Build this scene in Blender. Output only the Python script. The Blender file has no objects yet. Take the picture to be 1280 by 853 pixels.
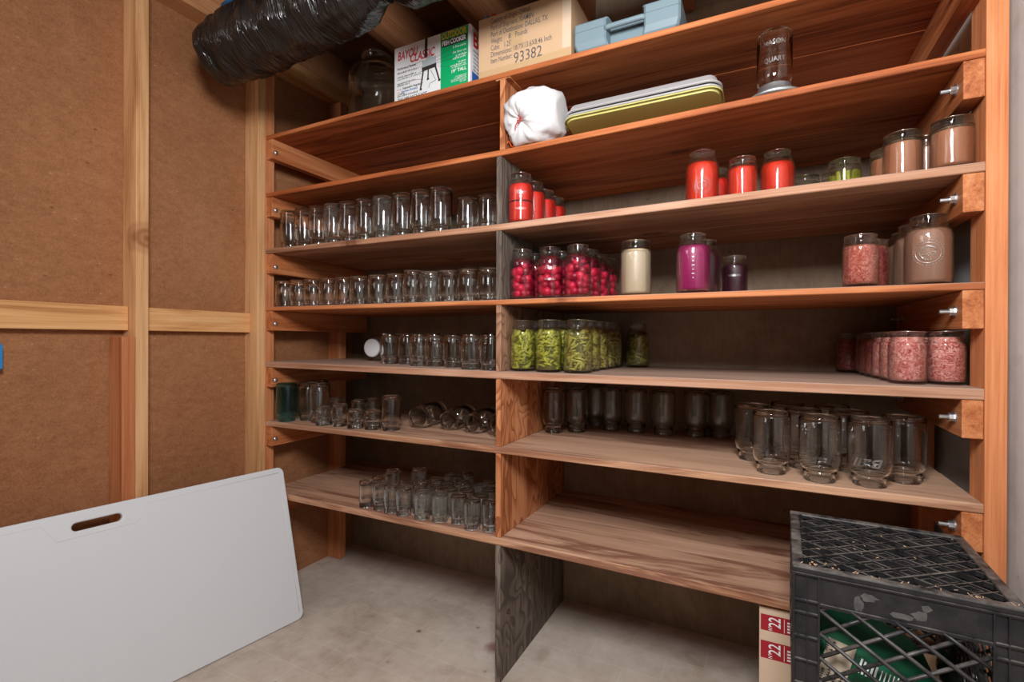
import bpy, bmesh, math, random
from mathutils import Vector, Matrix
random.seed(7)
S = bpy.context.scene
COL = S.collection
R = math.radians

# ------------------------------------------------------------------ materials
def nt(name):
    m = bpy.data.materials.new(name); m.use_nodes = True
    t = m.node_tree; t.nodes.clear()
    out = t.nodes.new('ShaderNodeOutputMaterial')
    return m, t, out
def N(t, typ, **kw):
    n = t.nodes.new(typ)
    for k, v in kw.items():
        if k.startswith('i_'): n.inputs[k[2:].replace('_', ' ')].default_value = v
        else: setattr(n, k, v)
    return n
def ramp(t, fac, stops, interp='LINEAR'):
    r = t.nodes.new('ShaderNodeValToRGB'); r.color_ramp.interpolation = interp
    e = r.color_ramp.elements
    while len(e) < len(stops): e.new(0.5)
    for el, (p, c) in zip(e, stops):
        el.position = p; el.color = (*c, 1) if len(c) == 3 else c
    t.links.new(fac, r.inputs['Fac']); return r
def mixc(t, fac, a, b, mode='MIX'):
    m = t.nodes.new('ShaderNodeMix'); m.data_type = 'RGBA'; m.blend_type = mode
    for sock, v in ((m.inputs[0], fac), (m.inputs[6], a), (m.inputs[7], b)):
        if hasattr(v, 'links') or isinstance(v, bpy.types.NodeSocket): t.links.new(v, sock)
        elif isinstance(v, (int, float)): sock.default_value = v
        else: sock.default_value = (*v, 1) if len(v) == 3 else v
    return m.outputs[2]
def math_(t, op, a, b=None, c=None):
    m = t.nodes.new('ShaderNodeMath'); m.operation = op
    for i, v in enumerate((a, b, c)):
        if v is None: continue
        if isinstance(v, bpy.types.NodeSocket): t.links.new(v, m.inputs[i])
        else: m.inputs[i].default_value = v
    return m.outputs[0]
def principled(t, out, **kw):
    p = t.nodes.new('ShaderNodeBsdfPrincipled')
    for k, v in kw.items():
        k = k.replace('_', ' ')
        if isinstance(v, bpy.types.NodeSocket): t.links.new(v, p.inputs[k])
        elif k == 'Base Color' and len(v) == 3: p.inputs[k].default_value = (*v, 1)
        else: p.inputs[k].default_value = v
    t.links.new(p.outputs[0], out.inputs['Surface']); return p
def bump(t, h, strength, dist=0.002):
    b = t.nodes.new('ShaderNodeBump'); b.inputs['Strength'].default_value = strength; b.inputs['Distance'].default_value = dist
    t.links.new(h, b.inputs['Height']); return b.outputs[0]
def coords(t, scale=(1, 1, 1), off=(0, 0, 0)):
    tc = t.nodes.new('ShaderNodeTexCoord'); mp = t.nodes.new('ShaderNodeMapping')
    mp.inputs['Scale'].default_value = scale; mp.inputs['Location'].default_value = off
    t.links.new(tc.outputs['Object'], mp.inputs['Vector']); return mp.outputs['Vector']
def noise(t, vec, scale, detail=4, rough=.55, dist=0):
    n = t.nodes.new('ShaderNodeTexNoise'); n.inputs['Scale'].default_value = scale; n.inputs['Detail'].default_value = detail
    n.inputs['Roughness'].default_value = rough; n.inputs['Distortion'].default_value = dist
    t.links.new(vec, n.inputs['Vector']); return n.outputs['Fac']

def plain(name, col, rough=.5, metal=0, spec=.5, var=0., vscale=8, bmp=0.):
    m, t, out = nt(name)
    c = col
    kw = {}
    if var or bmp:
        v = coords(t); n = noise(t, v, vscale, 5)
        if var: c = mixc(t, n, tuple(x*(1-var) for x in col), tuple(min(1, x*(1+var)) for x in col))
        if bmp: kw['Normal'] = bump(t, n, bmp)
    principled(t, out, Base_Color=c, Roughness=rough, Metallic=metal, Specular_IOR_Level=spec, **kw)
    return m

def wood(name, c0, c1, c2, axis='X', dust=0., dustc=(.36, .27, .22), knots=True, seed=0, ply=False, rough=.62, stain=0.):
    """c0 dark grain, c1 mid, c2 light; grain runs along axis"""
    m, t, out = nt(name)
    k = {'X': (.9, 9, 9), 'Y': (9, .9, 9), 'Z': (9, 9, .9)}[axis]
    o = (seed*3.7, seed*1.9, seed*5.3)
    v = coords(t, k, o)
    n1 = noise(t, v, 1.4, 5, .6, .9)
    k2 = tuple(x*(5 if x > 2 else 1.3) for x in k)
    n2 = noise(t, coords(t, k2, o), 2.2, 3, .6)
    k4 = tuple(x*(14 if x > 2 else 1.1) for x in k)
    n3 = noise(t, coords(t, k4, o), 2.4, 2, .5)
    f = math_(t, 'ADD', math_(t, 'MULTIPLY', n1, .58), math_(t, 'ADD', math_(t, 'MULTIPLY', n2, .27), math_(t, 'MULTIPLY', n3, .15)))
    if ply:
        k3 = {'X': (2.2, 5, 5), 'Y': (5, 2.2, 5), 'Z': (5, 5, 2.2)}[axis]
        nn = noise(t, coords(t, k3, o), 1.1, 2, .5, .6)
        rings = math_(t, 'FRACT', math_(t, 'MULTIPLY', nn, 16))
        rings = math_(t, 'POWER', rings, 2.2)
        f = math_(t, 'SUBTRACT', f, math_(t, 'MULTIPLY', rings, .2))
    col = ramp(t, f, [(.36, c0), (.48, c1), (.60, c2)]).outputs['Color']
    if knots:
        kk = {'X': (1.7, 4.2, .3), 'Y': (1.5, 1.7, 1.5), 'Z': (1.5, 1.5, 1.7)}[axis]
        vo = t.nodes.new('ShaderNodeTexVoronoi'); vo.inputs['Scale'].default_value = 1.0
        vo.inputs['Randomness'].default_value = 1
        t.links.new(coords(t, kk, (o[0]+.3, o[1], o[2]+.7)), vo.inputs['Vector'])
        d = vo.outputs['Distance']
        ring = math_(t, 'MULTIPLY', math_(t, 'ADD', math_(t, 'SINE', math_(t, 'MULTIPLY', d, 150)), 1), .5)
        kf = ramp(t, d, [(.035, (1, 1, 1)), (.115, (0, 0, 0))]).outputs['Color']
        kf2 = math_(t, 'MULTIPLY', kf, math_(t, 'ADD', .55, math_(t, 'MULTIPLY', ring, .4)))
        col = mixc(t, kf2, col, tuple(x*y for x, y in zip(c0, (.62, .42, .4))))
    if dust:
        g = t.nodes.new('ShaderNodeNewGeometry'); sx = t.nodes.new('ShaderNodeSeparateXYZ')
        t.links.new(g.outputs['True Normal'], sx.inputs[0])
        up = math_(t, 'GREATER_THAN', sx.outputs['Z'], .7)
        dn = noise(t, coords(t, (2, 2, 2), o), 2.2, 5, .65)
        df = math_(t, 'MULTIPLY', up, math_(t, 'MULTIPLY', ramp(t, dn, [(.25, (.6,)*3), (.7, (1,)*3)]).outputs['Color'], dust))
        col = mixc(t, df, col, dustc)
    if stain:
        ns = noise(t, coords(t, tuple(x*.45 for x in k), (o[0]+4, o[1], o[2])), 2.0, 5, .65, 1.6)
        sf = ramp(t, ns, [(.50, (0, 0, 0)), (.59, (1, 1, 1))]).outputs['Color']
        col = mixc(t, math_(t, 'MULTIPLY', sf, stain), col, (.16, .05, .028))
    principled(t, out, Base_Color=col, Roughness=rough, Specular_IOR_Level=.25, Normal=bump(t, f, .35, .002))
    return m

def concrete(name, c0, c1, c2, grain=False, stains=True, spots=0., seams=False):
    m, t, out = nt(name)
    v = coords(t)
    n1 = noise(t, v, 2.3, 8, .62, .3); n2 = noise(t, v, 16, 6, .65)
    f = math_(t, 'ADD', math_(t, 'MULTIPLY', n1, .65), math_(t, 'MULTIPLY', n2, .35))
    col = ramp(t, f, [(.32, c0), (.5, c1), (.66, c2)]).outputs['Color']
    h = n2
    if grain:      # imprint of the plywood forms
        nn = noise(t, coords(t, (6, 6, 1.1)), 1.7, 3, .5, .5)
        rg = math_(t, 'FRACT', math_(t, 'MULTIPLY', nn, 9))
        col = mixc(t, math_(t, 'MULTIPLY', math_(t, 'POWER', rg, 2.), .2), col, tuple(x*.55 for x in c0))
    if stains:
        ns = noise(t, coords(t, (1, 1, 1), (5, 2, 1)), 3.1, 5, .6, .8)
        sf = ramp(t, ns, [(.60, (0, 0, 0)), (.74, (1, 1, 1))]).outputs['Color']
        col = mixc(t, math_(t, 'MULTIPLY', sf, .45), col, tuple(x*y for x, y in zip(c0, (.8, .66, .55))))
        vo = t.nodes.new('ShaderNodeTexVoronoi'); vo.inputs['Scale'].default_value = 7
        t.links.new(v, vo.inputs['Vector'])
        pf = ramp(t, vo.outputs['Distance'], [(.02, (1, 1, 1)), (.07, (0, 0, 0))]).outputs['Color']
        col = mixc(t, math_(t, 'MULTIPLY', pf, .5+spots), col, tuple(x*.35 for x in c0))
    if seams:      # trowel lines and one old wine-coloured spill
        br = t.nodes.new('ShaderNodeTexBrick'); br.inputs['Scale'].default_value = 1.9; br.inputs['Mortar Size'].default_value = .006; br.inputs['Mortar Smooth'].default_value = .6
        br.inputs['Color1'].default_value = (0, 0, 0, 1); br.inputs['Color2'].default_value = (0, 0, 0, 1); br.inputs['Mortar'].default_value = (1, 1, 1, 1)
        t.links.new(coords(t, (1, 1, 1), (.3, .12, 0)), br.inputs['Vector'])
        col = mixc(t, math_(t, 'MULTIPLY', math_(t, 'MULTIPLY', br.outputs['Color'], n1), .5), col, tuple(min(1, x*1.12) for x in c2))
        for (px, py, rad, cc, a) in ((-.90, .165, .055, (.22, .07, .075), .75), (-1.22, .12, .016, (.2, .08, .05), .8), (-1.02, .25, .014, (.2, .08, .05), .6)):
            vm = t.nodes.new('ShaderNodeVectorMath'); vm.operation = 'DISTANCE'; t.links.new(v, vm.inputs[0]); vm.inputs[1].default_value = (px, py, 0)
            dd = math_(t, 'ADD', vm.outputs['Value'], math_(t, 'MULTIPLY', n2, rad*.9))
            sf = ramp(t, math_(t, 'DIVIDE', dd, rad*2), [(.35, (1, 1, 1)), (.62, (0, 0, 0))]).outputs['Color']
            col = mixc(t, math_(t, 'MULTIPLY', sf, a), col, cc)
    principled(t, out, Base_Color=col, Roughness=.8, Specular_IOR_Level=.3, Normal=bump(t, f, .3, .004))
    return m

def fiber(name):
    m, t, out = nt(name)
    v = coords(t)
    n1 = noise(t, v, 1.6, 6, .6); n2 = noise(t, v, 170, 3, .7); n3 = noise(t, coords(t, (1, .5, 1)), 55, 4, .7)
    f = math_(t, 'ADD', math_(t, 'ADD', math_(t, 'MULTIPLY', n1, .3), math_(t, 'MULTIPLY', n2, .4)), math_(t, 'MULTIPLY', n3, .3))
    col = ramp(t, f, [(.33, (.22, .085, .035)), (.5, (.335, .145, .064)), (.68, (.45, .22, .105))]).outputs['Color']
    vo = t.nodes.new('ShaderNodeTexVoronoi'); vo.inputs['Scale'].default_value = 16
    t.links.new(coords(t, (1, .6, 1)), vo.inputs['Vector'])
    pf = ramp(t, vo.outputs['Distance'], [(.035, (1, 1, 1)), (.075, (0, 0, 0))]).outputs['Color']
    col = mixc(t, math_(t, 'MULTIPLY', pf, .6), col, (.09, .035, .02))
    vo2 = t.nodes.new('ShaderNodeTexVoronoi'); vo2.inputs['Scale'].default_value = 23
    t.links.new(coords(t, (1, .5, 1), (3, 3, 3)), vo2.inputs['Vector'])
    pf2 = ramp(t, vo2.outputs['Distance'], [(.03, (1, 1, 1)), (.07, (0, 0, 0))]).outputs['Color']
    col = mixc(t, math_(t, 'MULTIPLY', pf2, .45), col, (.6, .38, .22))
    principled(t, out, Base_Color=col, Roughness=.8, Specular_IOR_Level=.2, Normal=bump(t, n2, .25, .001))
    return m

def glass(name, tint=(.985, .988, .985), edge=(.62, .63, .61), refl=1.0, haze=0.0):
    """thin clear glass: lets light straight through, reflects by Fresnel, longer glass path (darker) at grazing view"""
    m, t, out = nt(name)
    lw = t.nodes.new('ShaderNodeLayerWeight'); lw.inputs['Blend'].default_value = .5
    fc = math_(t, 'POWER', lw.outputs['Facing'], 4.5)
    tc = mixc(t, fc, tint, edge)
    tr = t.nodes.new('ShaderNodeBsdfTransparent'); t.links.new(tc, tr.inputs['Color'])
    body = tr.outputs[0]
    if haze:
        df = t.nodes.new('ShaderNodeBsdfDiffuse'); df.inputs['Color'].default_value = (.8, .8, .78, 1)
        n = noise(t, coords(t), 25, 5, .7)
        hz = math_(t, 'MULTIPLY', ramp(t, n, [(.35, (.15,)*3), (.75, (1,)*3)]).outputs['Color'], haze)
        mx = t.nodes.new('ShaderNodeMixShader'); t.links.new(hz, mx.inputs[0]); t.links.new(body, mx.inputs[1]); t.links.new(df.outputs[0], mx.inputs[2])
        body = mx.outputs[0]
    gl = t.nodes.new('ShaderNodeBsdfGlossy'); gl.inputs['Roughness'].default_value = .03
    b = bump(t, noise(t, coords(t), 38, 2, .5), .05, .004); t.links.new(b, gl.inputs['Normal'])
    fr = t.nodes.new('ShaderNodeFresnel'); fr.inputs['IOR'].default_value = 1.5
    # the back of each pane uses the same thin-wall reflectance: facing based Schlick
    sch = math_(t, 'ADD', .045, math_(t, 'MULTIPLY', math_(t, 'POWER', lw.outputs['Facing'], 5), .75))
    sch = math_(t, 'MULTIPLY', sch, refl)
    mx = t.nodes.new('ShaderNodeMixShader'); t.links.new(sch, mx.inputs[0]); t.links.new(body, mx.inputs[1]); t.links.new(gl.outputs[0], mx.inputs[2])
    t.links.new(mx.outputs[0], out.inputs['Surface'])
    t.nodes.remove(fr)
    return m

def islands(name, c0, c1, rough=.4, bmp=0.):
    """every separate piece gets its own shade between two colours"""
    m, t, out = nt(name)
    g = t.nodes.new('ShaderNodeNewGeometry')
    n = noise(t, coords(t), 60, 3)
    f = math_(t, 'ADD', math_(t, 'MULTIPLY', g.outputs['Random Per Island'], .8), math_(t, 'MULTIPLY', n, .2))
    principled(t, out, Base_Color=ramp(t, f, [(.1, c0), (.9, c1)]).outputs['Color'], Roughness=rough, Specular_IOR_Level=.35)
    return m
def ridge_glass(name):
    m, t, out = nt(name)
    tr = t.nodes.new('ShaderNodeBsdfTransparent'); gl = t.nodes.new('ShaderNodeBsdfGlossy'); gl.inputs['Roughness'].default_value = .3
    mx = t.nodes.new('ShaderNodeMixShader'); mx.inputs[0].default_value = .42
    t.links.new(tr.outputs[0], mx.inputs[1]); t.links.new(gl.outputs[0], mx.inputs[2]); t.links.new(mx.outputs[0], out.inputs['Surface'])
    return m

def real_glass(name, col=(1, 1, 1), clear=.35, haze=0.):
    """refracting glass mixed with a straight-through share so that daylight still reaches what stands behind it"""
    m, t, out = nt(name)
    g = t.nodes.new('ShaderNodeBsdfGlass'); g.inputs['IOR'].default_value = 1.45; g.inputs['Roughness'].default_value = .0; g.inputs['Color'].default_value = (*col, 1)
    t.links.new(bump(t, noise(t, coords(t), 38, 2, .5), .06, .004), g.inputs['Normal'])
    tr = t.nodes.new('ShaderNodeBsdfTransparent'); tr.inputs['Color'].default_value = (*col, 1)
    mx = t.nodes.new('ShaderNodeMixShader'); mx.inputs[0].default_value = clear
    t.links.new(g.outputs[0], mx.inputs[1]); t.links.new(tr.outputs[0], mx.inputs[2]); s_ = mx.outputs[0]
    if haze:
        df = t.nodes.new('ShaderNodeBsdfDiffuse'); df.inputs['Color'].default_value = (.8, .8, .78, 1)
        hz = math_(t, 'MULTIPLY', ramp(t, noise(t, coords(t), 25, 5, .7), [(.35, (.15,)*3), (.75, (1,)*3)]).outputs['Color'], haze)
        m2 = t.nodes.new('ShaderNodeMixShader'); t.links.new(hz, m2.inputs[0]); t.links.new(s_, m2.inputs[1]); t.links.new(df.outputs[0], m2.inputs[2]); s_ = m2.outputs[0]
    t.links.new(s_, out.inputs['Surface'])
    return m

def speckle(name, c0, c1, c2, scale, rough=.45):
    m, t, out = nt(name)
    v = coords(t)
    vo = t.nodes.new('ShaderNodeTexVoronoi'); vo.inputs['Scale'].default_value = scale
    nv = t.nodes.new('ShaderNodeTexNoise'); nv.inputs['Scale'].default_value = scale*.35; t.links.new(v, nv.inputs['Vector'])
    vv = t.nodes.new('ShaderNodeVectorMath'); vv.operation = 'MULTIPLY_ADD'
    t.links.new(nv.outputs['Color'], vv.inputs[0]); vv.inputs[1].default_value = (.025,)*3; t.links.new(v, vv.inputs[2])
    t.links.new(vv.outputs[0], vo.inputs['Vector'])
    sep = t.nodes.new('ShaderNodeSeparateColor'); t.links.new(vo.outputs['Color'], sep.inputs[0])
    big = noise(t, v, 30, 3)
    f = math_(t, 'ADD', math_(t, 'MULTIPLY', sep.outputs[0], .62), math_(t, 'MULTIPLY', big, .38))
    col = ramp(t, f, [(.2, c0), (.5, c1), (.8, c2)]).outputs['Color']
    principled(t, out, Base_Color=col, Roughness=rough, Specular_IOR_Level=.2, Normal=bump(t, vo.outputs['Distance'], .6, .004))
    return m

M = {}
M['redwood_a'] = wood('red cedar boards A', (.13, .028, .007), (.41, .115, .035), (.58, .20, .072), seed=1)
M['redwood_b'] = wood('red cedar boards B', (.12, .025, .006), (.39, .105, .031), (.55, .185, .065), seed=2)
M['shelf_c'] = wood('weathered pinkish board', (.20, .085, .045), (.40, .195, .11), (.55, .32, .215), seed=3, dust=.7)
M['shelf_d'] = wood('orange fir board', (.20, .052, .016), (.47, .15, .052), (.62, .25, .10), seed=4, dust=.6)
M['shelf_e'] = wood('dusty pink fir board', (.22, .095, .05), (.42, .215, .13), (.56, .335, .23), seed=5, dust=.8)
M['shelf_f'] = wood('worn tan fir board', (.22, .085, .04), (.46, .235, .13), (.62, .37, .235), seed=6, dust=.6, dustc=(.45, .31, .225), stain=.55)
M['shelf_g'] = wood('stained tan fir board', (.20, .075, .036), (.47, .24, .135), (.63, .375, .24), seed=7, dust=.45, dustc=(.45, .31, .23), stain=.75)
M['cleat'] = wood('red fir cleat', (.24, .06, .018), (.46, .15, .052), (.60, .25, .105), axis='Y', seed=8, knots=False)
M['post_red'] = wood('red fir post', (.34, .10, .035), (.55, .20, .08), (.66, .29, .135), axis='Z', seed=9, knots=False)
M['post_right'] = wood('smooth orange fir post', (.42, .13, .045), (.62, .225, .088), (.72, .31, .14), axis='Z', seed=10, knots=False)
M['stud'] = wood('pale fir stud', (.42, .19, .075), (.63, .335, .15), (.74, .44, .22), axis='Z', seed=11)
M['rail'] = wood('pale fir blocking', (.42, .18, .06), (.68, .345, .135), (.77, .45, .21), axis='Y', seed=12)
M['plate'] = wood('fir top plate', (.34, .13, .05), (.52, .24, .105), (.62, .32, .16), axis='Y', seed=13, knots=False)
M['joist'] = wood('fir joist', (.22, .08, .03), (.36, .15, .065), (.46, .21, .10), axis='Y', seed=14, knots=False)
M['deck'] = wood('dark subfloor boards', (.12, .05, .025), (.22, .10, .05), (.30, .15, .08), axis='X', seed=15, knots=False)
M['loose'] = wood('reddish fir offcut', (.34, .10, .035), (.50, .175, .07), (.60, .25, .115), axis='Z', seed=16)
M['ply_orange'] = wood('orange plywood', (.30, .095, .035), (.52, .205, .085), (.64, .30, .145), axis='Z', seed=17, ply=True, knots=False)
M['ply_grey'] = wood('weathered grey plywood', (.085, .066, .053), (.165, .128, .104), (.235, .19, .155), axis='Z', seed=18, ply=True, knots=False)
M['ply_brown'] = wood('brown plywood', (.18, .085, .045), (.33, .175, .105), (.43, .25, .16), axis='Z', seed=19, ply=True, knots=False)
M['floor'] = concrete('concrete slab', (.36, .285, .22), (.55, .465, .39), (.66, .58, .50), seams=True)
M['cwall'] = concrete('form-marked concrete', (.19, .135, .088), (.33, .245, .168), (.43, .33, .24), grain=True)
M['cwall_r'] = concrete('pale concrete wall', (.58, .575, .55), (.74, .74, .71), (.80, .80, .77), spots=.3)
M['fiber'] = fiber('tempered fibreboard')
M['roomwall'] = plain('dim painted wall', (.20, .18, .16), .9, var=.1)
M['zinc'] = plain('zinc plated steel', (.62, .63, .64), .32, .9)
M['glass'] = glass('clear jar glass')
M['glass_real'] = real_glass('clear refracting jar glass', (.99, .995, .99), 0.)
M['glass_fill'] = real_glass('filled jar glass', (.985, .99, .985), .5)
M['glass_real_old'] = real_glass('dusty refracting jar glass', (.97, .98, .97), 0., .035)
M['glass_old'] = glass('dusty jar glass', (.975, .98, .975), (.56, .57, .55), haze=.07)
M['glass_teal'] = real_glass('blue green jar glass', (.68, .86, .88), .3)
M['lid'] = plain('tinned jar lid', (.66, .60, .52), .14, 1.0)
M['tomato'] = plain('tomato red puree', (.62, .022, .012), .45, var=.25, vscale=28, spec=.3)
M['tomato_b'] = plain('orange red puree', (.66, .034, .012), .45, var=.2, vscale=28, spec=.3)
M['beetjuice'] = plain('dark beet juice', (.12, .002, .016), .6, spec=.1)
M['beet'] = islands('pickled beets', (.20, .003, .015), (.62, .014, .055), .3)
M['cream'] = plain('cloudy cream liquid', (.50, .385, .265), .5, var=.07)
M['creamtop'] = plain('pale fat layer', (.66, .52, .33), .6, var=.15, vscale=60)
M['magenta'] = plain('magenta juice', (.27, .006, .085), .4, var=.1)
M['darkjuice'] = plain('dark purple preserve', (.035, .004, .012), .35)
M['relish'] = speckle('pink relish', (.30, .02, .02), (.50, .105, .075), (.62, .28, .20), 330)
M['meat'] = speckle('shredded pink preserve', (.40, .06, .05), (.62, .19, .16), (.76, .40, .34), 240)
M['meat_dark'] = speckle('dark red preserve', (.16, .01, .012), (.30, .04, .035), (.42, .12, .09), 240)
M['brown'] = plain('brown apple butter', (.36, .135, .065), .5, var=.12, vscale=20)
M['foam'] = speckle('dark residue ring', (.03, .02, .012), (.10, .06, .035), (.30, .2, .12), 400)
M['cider'] = plain('cloudy brown cider', (.30, .148, .096), .5, var=.06)
M['bean'] = islands('green beans', (.17, .165, .012), (.44, .42, .055))
M['bean2'] = islands('olive green beans', (.15, .125, .015), (.40, .35, .075))
M['emboss'] = ridge_glass('raised glass lettering')
M['beancore'] = plain('olive brine', (.10, .09, .01), .5)
M['white_plastic'] = plain('white polyethylene', (.68, .695, .72), .42, var=.012, vscale=90, spec=.4)
M['bag_white'] = plain('white plastic film', (.74, .74, .75), .38, spec=.5)
M['bag_tie'] = plain('red drawstring', (.55, .03, .02), .5)
M['orange_film'] = plain('orange plastic', (.80, .13, .02), .4)
M['blue'] = plain('blue plastic', (.01, .22, .58), .4)
M['redplastic'] = plain('red plastic', (.5, .03, .03), .4)
M['case'] = plain('blue grey moulded plastic', (.19, .265, .30), .5, var=.04)
M['case_dark'] = plain('dark seam', (.03, .04, .045), .6)
M['alu'] = plain('dull aluminium', (.66, .66, .67), .36, .55, var=.08, vscale=30)
M['yellow_tray'] = plain('yellow enamel', (.52, .48, .15), .4, var=.06)
M['galv'] = plain('galvanised steel', (.55, .60, .62), .35, .9, var=.12, vscale=40)
M['card'] = plain('corrugated cardboard', (.60, .39, .23), .75, var=.07, vscale=14)
M['card_pale'] = plain('pale carton board', (.66, .50, .36), .7, var=.05, vscale=14)
M['tape'] = plain('buff packing tape', (.56, .37, .20), .28)
M['ink'] = plain('black ink', (.03, .026, .024), .6)
M['ink_soft'] = plain('grey ink', (.12, .11, .11), .6)
M['paper_white'] = plain('white printed card', (.78, .78, .79), .45)
M['paper_green'] = plain('green printed card', (.0, .36, .12), .45)
M['ink_red'] = plain('red ink', (.60, .02, .03), .5)
M['ink_white'] = plain('white ink', (.85, .85, .85), .5)
M['ink_yellow'] = plain('yellow ink', (.78, .55, .03), .5)
M['ink_blue'] = plain('blue ink', (.03, .12, .45), .5)
M['ink_grey'] = plain('silver grey ink', (.42, .48, .50), .5)
M['wine_red'] = plain('dark red print', (.36, .012, .025), .5)
M['green_pack'] = plain('green printed film', (.006, .085, .04), .35, var=.2)
M['beige_print'] = plain('beige print', (.55, .46, .35), .5)
M['residue'] = plain('torn paper residue', (.085, .08, .075), .8, var=.8, vscale=60)
M['chip'] = plain('dry wood chips', (.48, .30, .18), .8, var=.4)

def black_film():
    m, t, out = nt('black polyethylene film')
    n = noise(t, coords(t, (11, 1.6, 1.6)), 3.2, 3, .55, 1.0)
    rg = math_(t, 'ABSOLUTE', math_(t, 'SUBTRACT', n, .5))
    n2 = noise(t, coords(t, (30, 3.2, 3.2)), 3.0, 2, .5, .6)
    h = math_(t, 'ADD', math_(t, 'MULTIPLY', rg, 1.5), math_(t, 'MULTIPLY', n2, .35))
    d = noise(t, coords(t), 18, 5, .7)
    c = mixc(t, d, (.006, .0055, .0055), (.022, .019, .018))
    principled(t, out, Base_Color=c, Roughness=.20, Specular_IOR_Level=.5, Normal=bump(t, h, .75, .02))
    return m
M['black_film'] = black_film()
def crate_mat():
    m, t, out = nt('dusty black plastic')
    v = coords(t)
    n = noise(t, v, 22, 6, .7); n2 = noise(t, v, 140, 3, .7)
    g = t.nodes.new('ShaderNodeNewGeometry'); sx = t.nodes.new('ShaderNodeSeparateXYZ'); t.links.new(g.outputs['True Normal'], sx.inputs[0])
    up = math_(t, 'MAXIMUM', sx.outputs['Z'], 0.)
    f = math_(t, 'MULTIPLY', ramp(t, n, [(.38, (0,)*3), (.72, (1,)*3)]).outputs['Color'], math_(t, 'ADD', .07, math_(t, 'MULTIPLY', up, .62)))
    c = mixc(t, f, (.011, .011, .013), (.34, .30, .265))
    principled(t, out, Base_Color=c, Roughness=.42, Specular_IOR_Level=.45, Normal=bump(t, n2, .15, .001))
    return m
M['crate'] = crate_mat()

# ------------------------------------------------------------------ mesh helpers
class MB:
    def __init__(s): s.v = []; s.f = []; s.sm = []
    def add(s, vs, fs, smooth=False):
        b = len(s.v); s.v += [tuple(p) for p in vs]
        for f in fs: s.f.append(tuple(b+i for i in f)); s.sm.append(smooth)
    def box(s, x0, x1, y0, y1, z0, z1, c=0.0, rot=None, piv=None):
        if c <= 0:
            vs = [(x, y, z) for x in (x0, x1) for y in (y0, y1) for z in (z0, z1)]
            fs = [(0, 1, 3, 2), (4, 6, 7, 5), (0, 4, 5, 1), (2, 3, 7, 6), (0, 2, 6, 4), (1, 5, 7, 3)]
        else:
            bm = bmesh.new(); bmesh.ops.create_cube(bm, size=1)
            for v in bm.verts:
                v.co = Vector(((x0+x1)/2+v.co.x*(x1-x0), (y0+y1)/2+v.co.y*(y1-y0), (z0+z1)/2+v.co.z*(z1-z0)))
            bmesh.ops.bevel(bm, geom=list(bm.edges), offset=c, segments=2, profile=.5, affect='EDGES')
            bm.verts.index_update()
            vs = [v.co.copy() for v in bm.verts]; fs = [tuple(v.index for v in f.verts) for f in bm.faces]; bm.free()
        if rot is not None:
            p = Vector(piv) if piv else Vector((0, 0, 0))
            vs = [rot @ (Vector(q)-p)+p for q in vs]
        s.add(vs, fs); return s
    def lathe(s, prof, n=32, o=(0, 0, 0), close=False, smooth=True, ang=None):
        """revolve (r, z) pairs about z"""
        vs = []; fs = []; idx = []
        for r, z in prof:
            if r < 1e-6: idx.append([len(vs)]); vs.append((o[0], o[1], o[2]+z))
            else:
                idx.append([len(vs)+i for i in range(n)])
                vs += [(o[0]+r*math.cos(2*math.pi*i/n), o[1]+r*math.sin(2*math.pi*i/n), o[2]+z) for i in range(n)]
        pairs = list(zip(idx, idx[1:]))
        if close: pairs.append((idx[-1], idx[0]))
        for a, b in pairs:
            if len(a) == 1 and len(b) == 1: continue
            for i in range(n):
                j = (i+1) % n
                if len(a) == 1: fs.append((a[0], b[j], b[i]))
                elif len(b) == 1: fs.append((a[i], a[j], b[0]))
                else: fs.append((a[i], a[j], b[j], b[i]))
        s.add(vs, fs, smooth); return s
    def tube(s, path, r, n=8, cap=True, smooth=True):
        """r: number or list"""
        P = [Vector(p) for p in path]; L = len(P)
        rs = r if isinstance(r, (list, tuple)) else [r]*L
        vs = []; fs = []
        t0 = (P[1]-P[0]).normalized(); up = Vector((0, 0, 1)) if abs(t0.z) < .9 else Vector((1, 0, 0))
        a = t0.cross(up).normalized()
        for i in range(L):
            t = (P[min(i+1, L-1)]-P[max(i-1, 0)]).normalized()
            a = (a-t*a.dot(t)).normalized(); b = t.cross(a)
            for k in range(n):
                an = 2*math.pi*k/n; vs.append(P[i]+(a*math.cos(an)+b*math.sin(an))*rs[i])
        for i in range(L-1):
            for k in range(n):
                k2 = (k+1) % n; fs.append((i*n+k, i*n+k2, (i+1)*n+k2, (i+1)*n+k))
        if cap:
            fs.append(tuple(range(n-1, -1, -1))); fs.append(tuple((L-1)*n+k for k in range(n)))
        s.add(vs, fs, smooth); return s
    def ball(s, c, r, n=12, sc=(1, 1, 1)):
        prof = [(r*math.sin(math.pi*i/(n//2)), -r*math.cos(math.pi*i/(n//2))) for i in range(n//2+1)]
        prof[0] = (0, -r); prof[-1] = (0, r)
        b = len(s.v); s.lathe(prof, n)
        for i in range(b, len(s.v)):
            x, y, z = s.v[i]; s.v[i] = (c[0]+x*sc[0], c[1]+y*sc[1], c[2]+z*sc[2])
        return s
    def prism(s, poly, ex, ey, ez, o, d, c=0):
        """polygon in (ex, ey) plane at o, extruded d along ez"""
        o = Vector(o); ex = Vector(ex); ey = Vector(ey); ez = Vector(ez); n = len(poly)
        vs = [o+ex*p[0]+ey*p[1] for p in poly]+[o+ex*p[0]+ey*p[1]+ez*d for p in poly]
        fs = [tuple(range(n-1, -1, -1)), tuple(range(n, 2*n))]+[(i, (i+1) % n, n+(i+1) % n, n+i) for i in range(n)]
        s.add(vs, fs); return s

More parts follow.
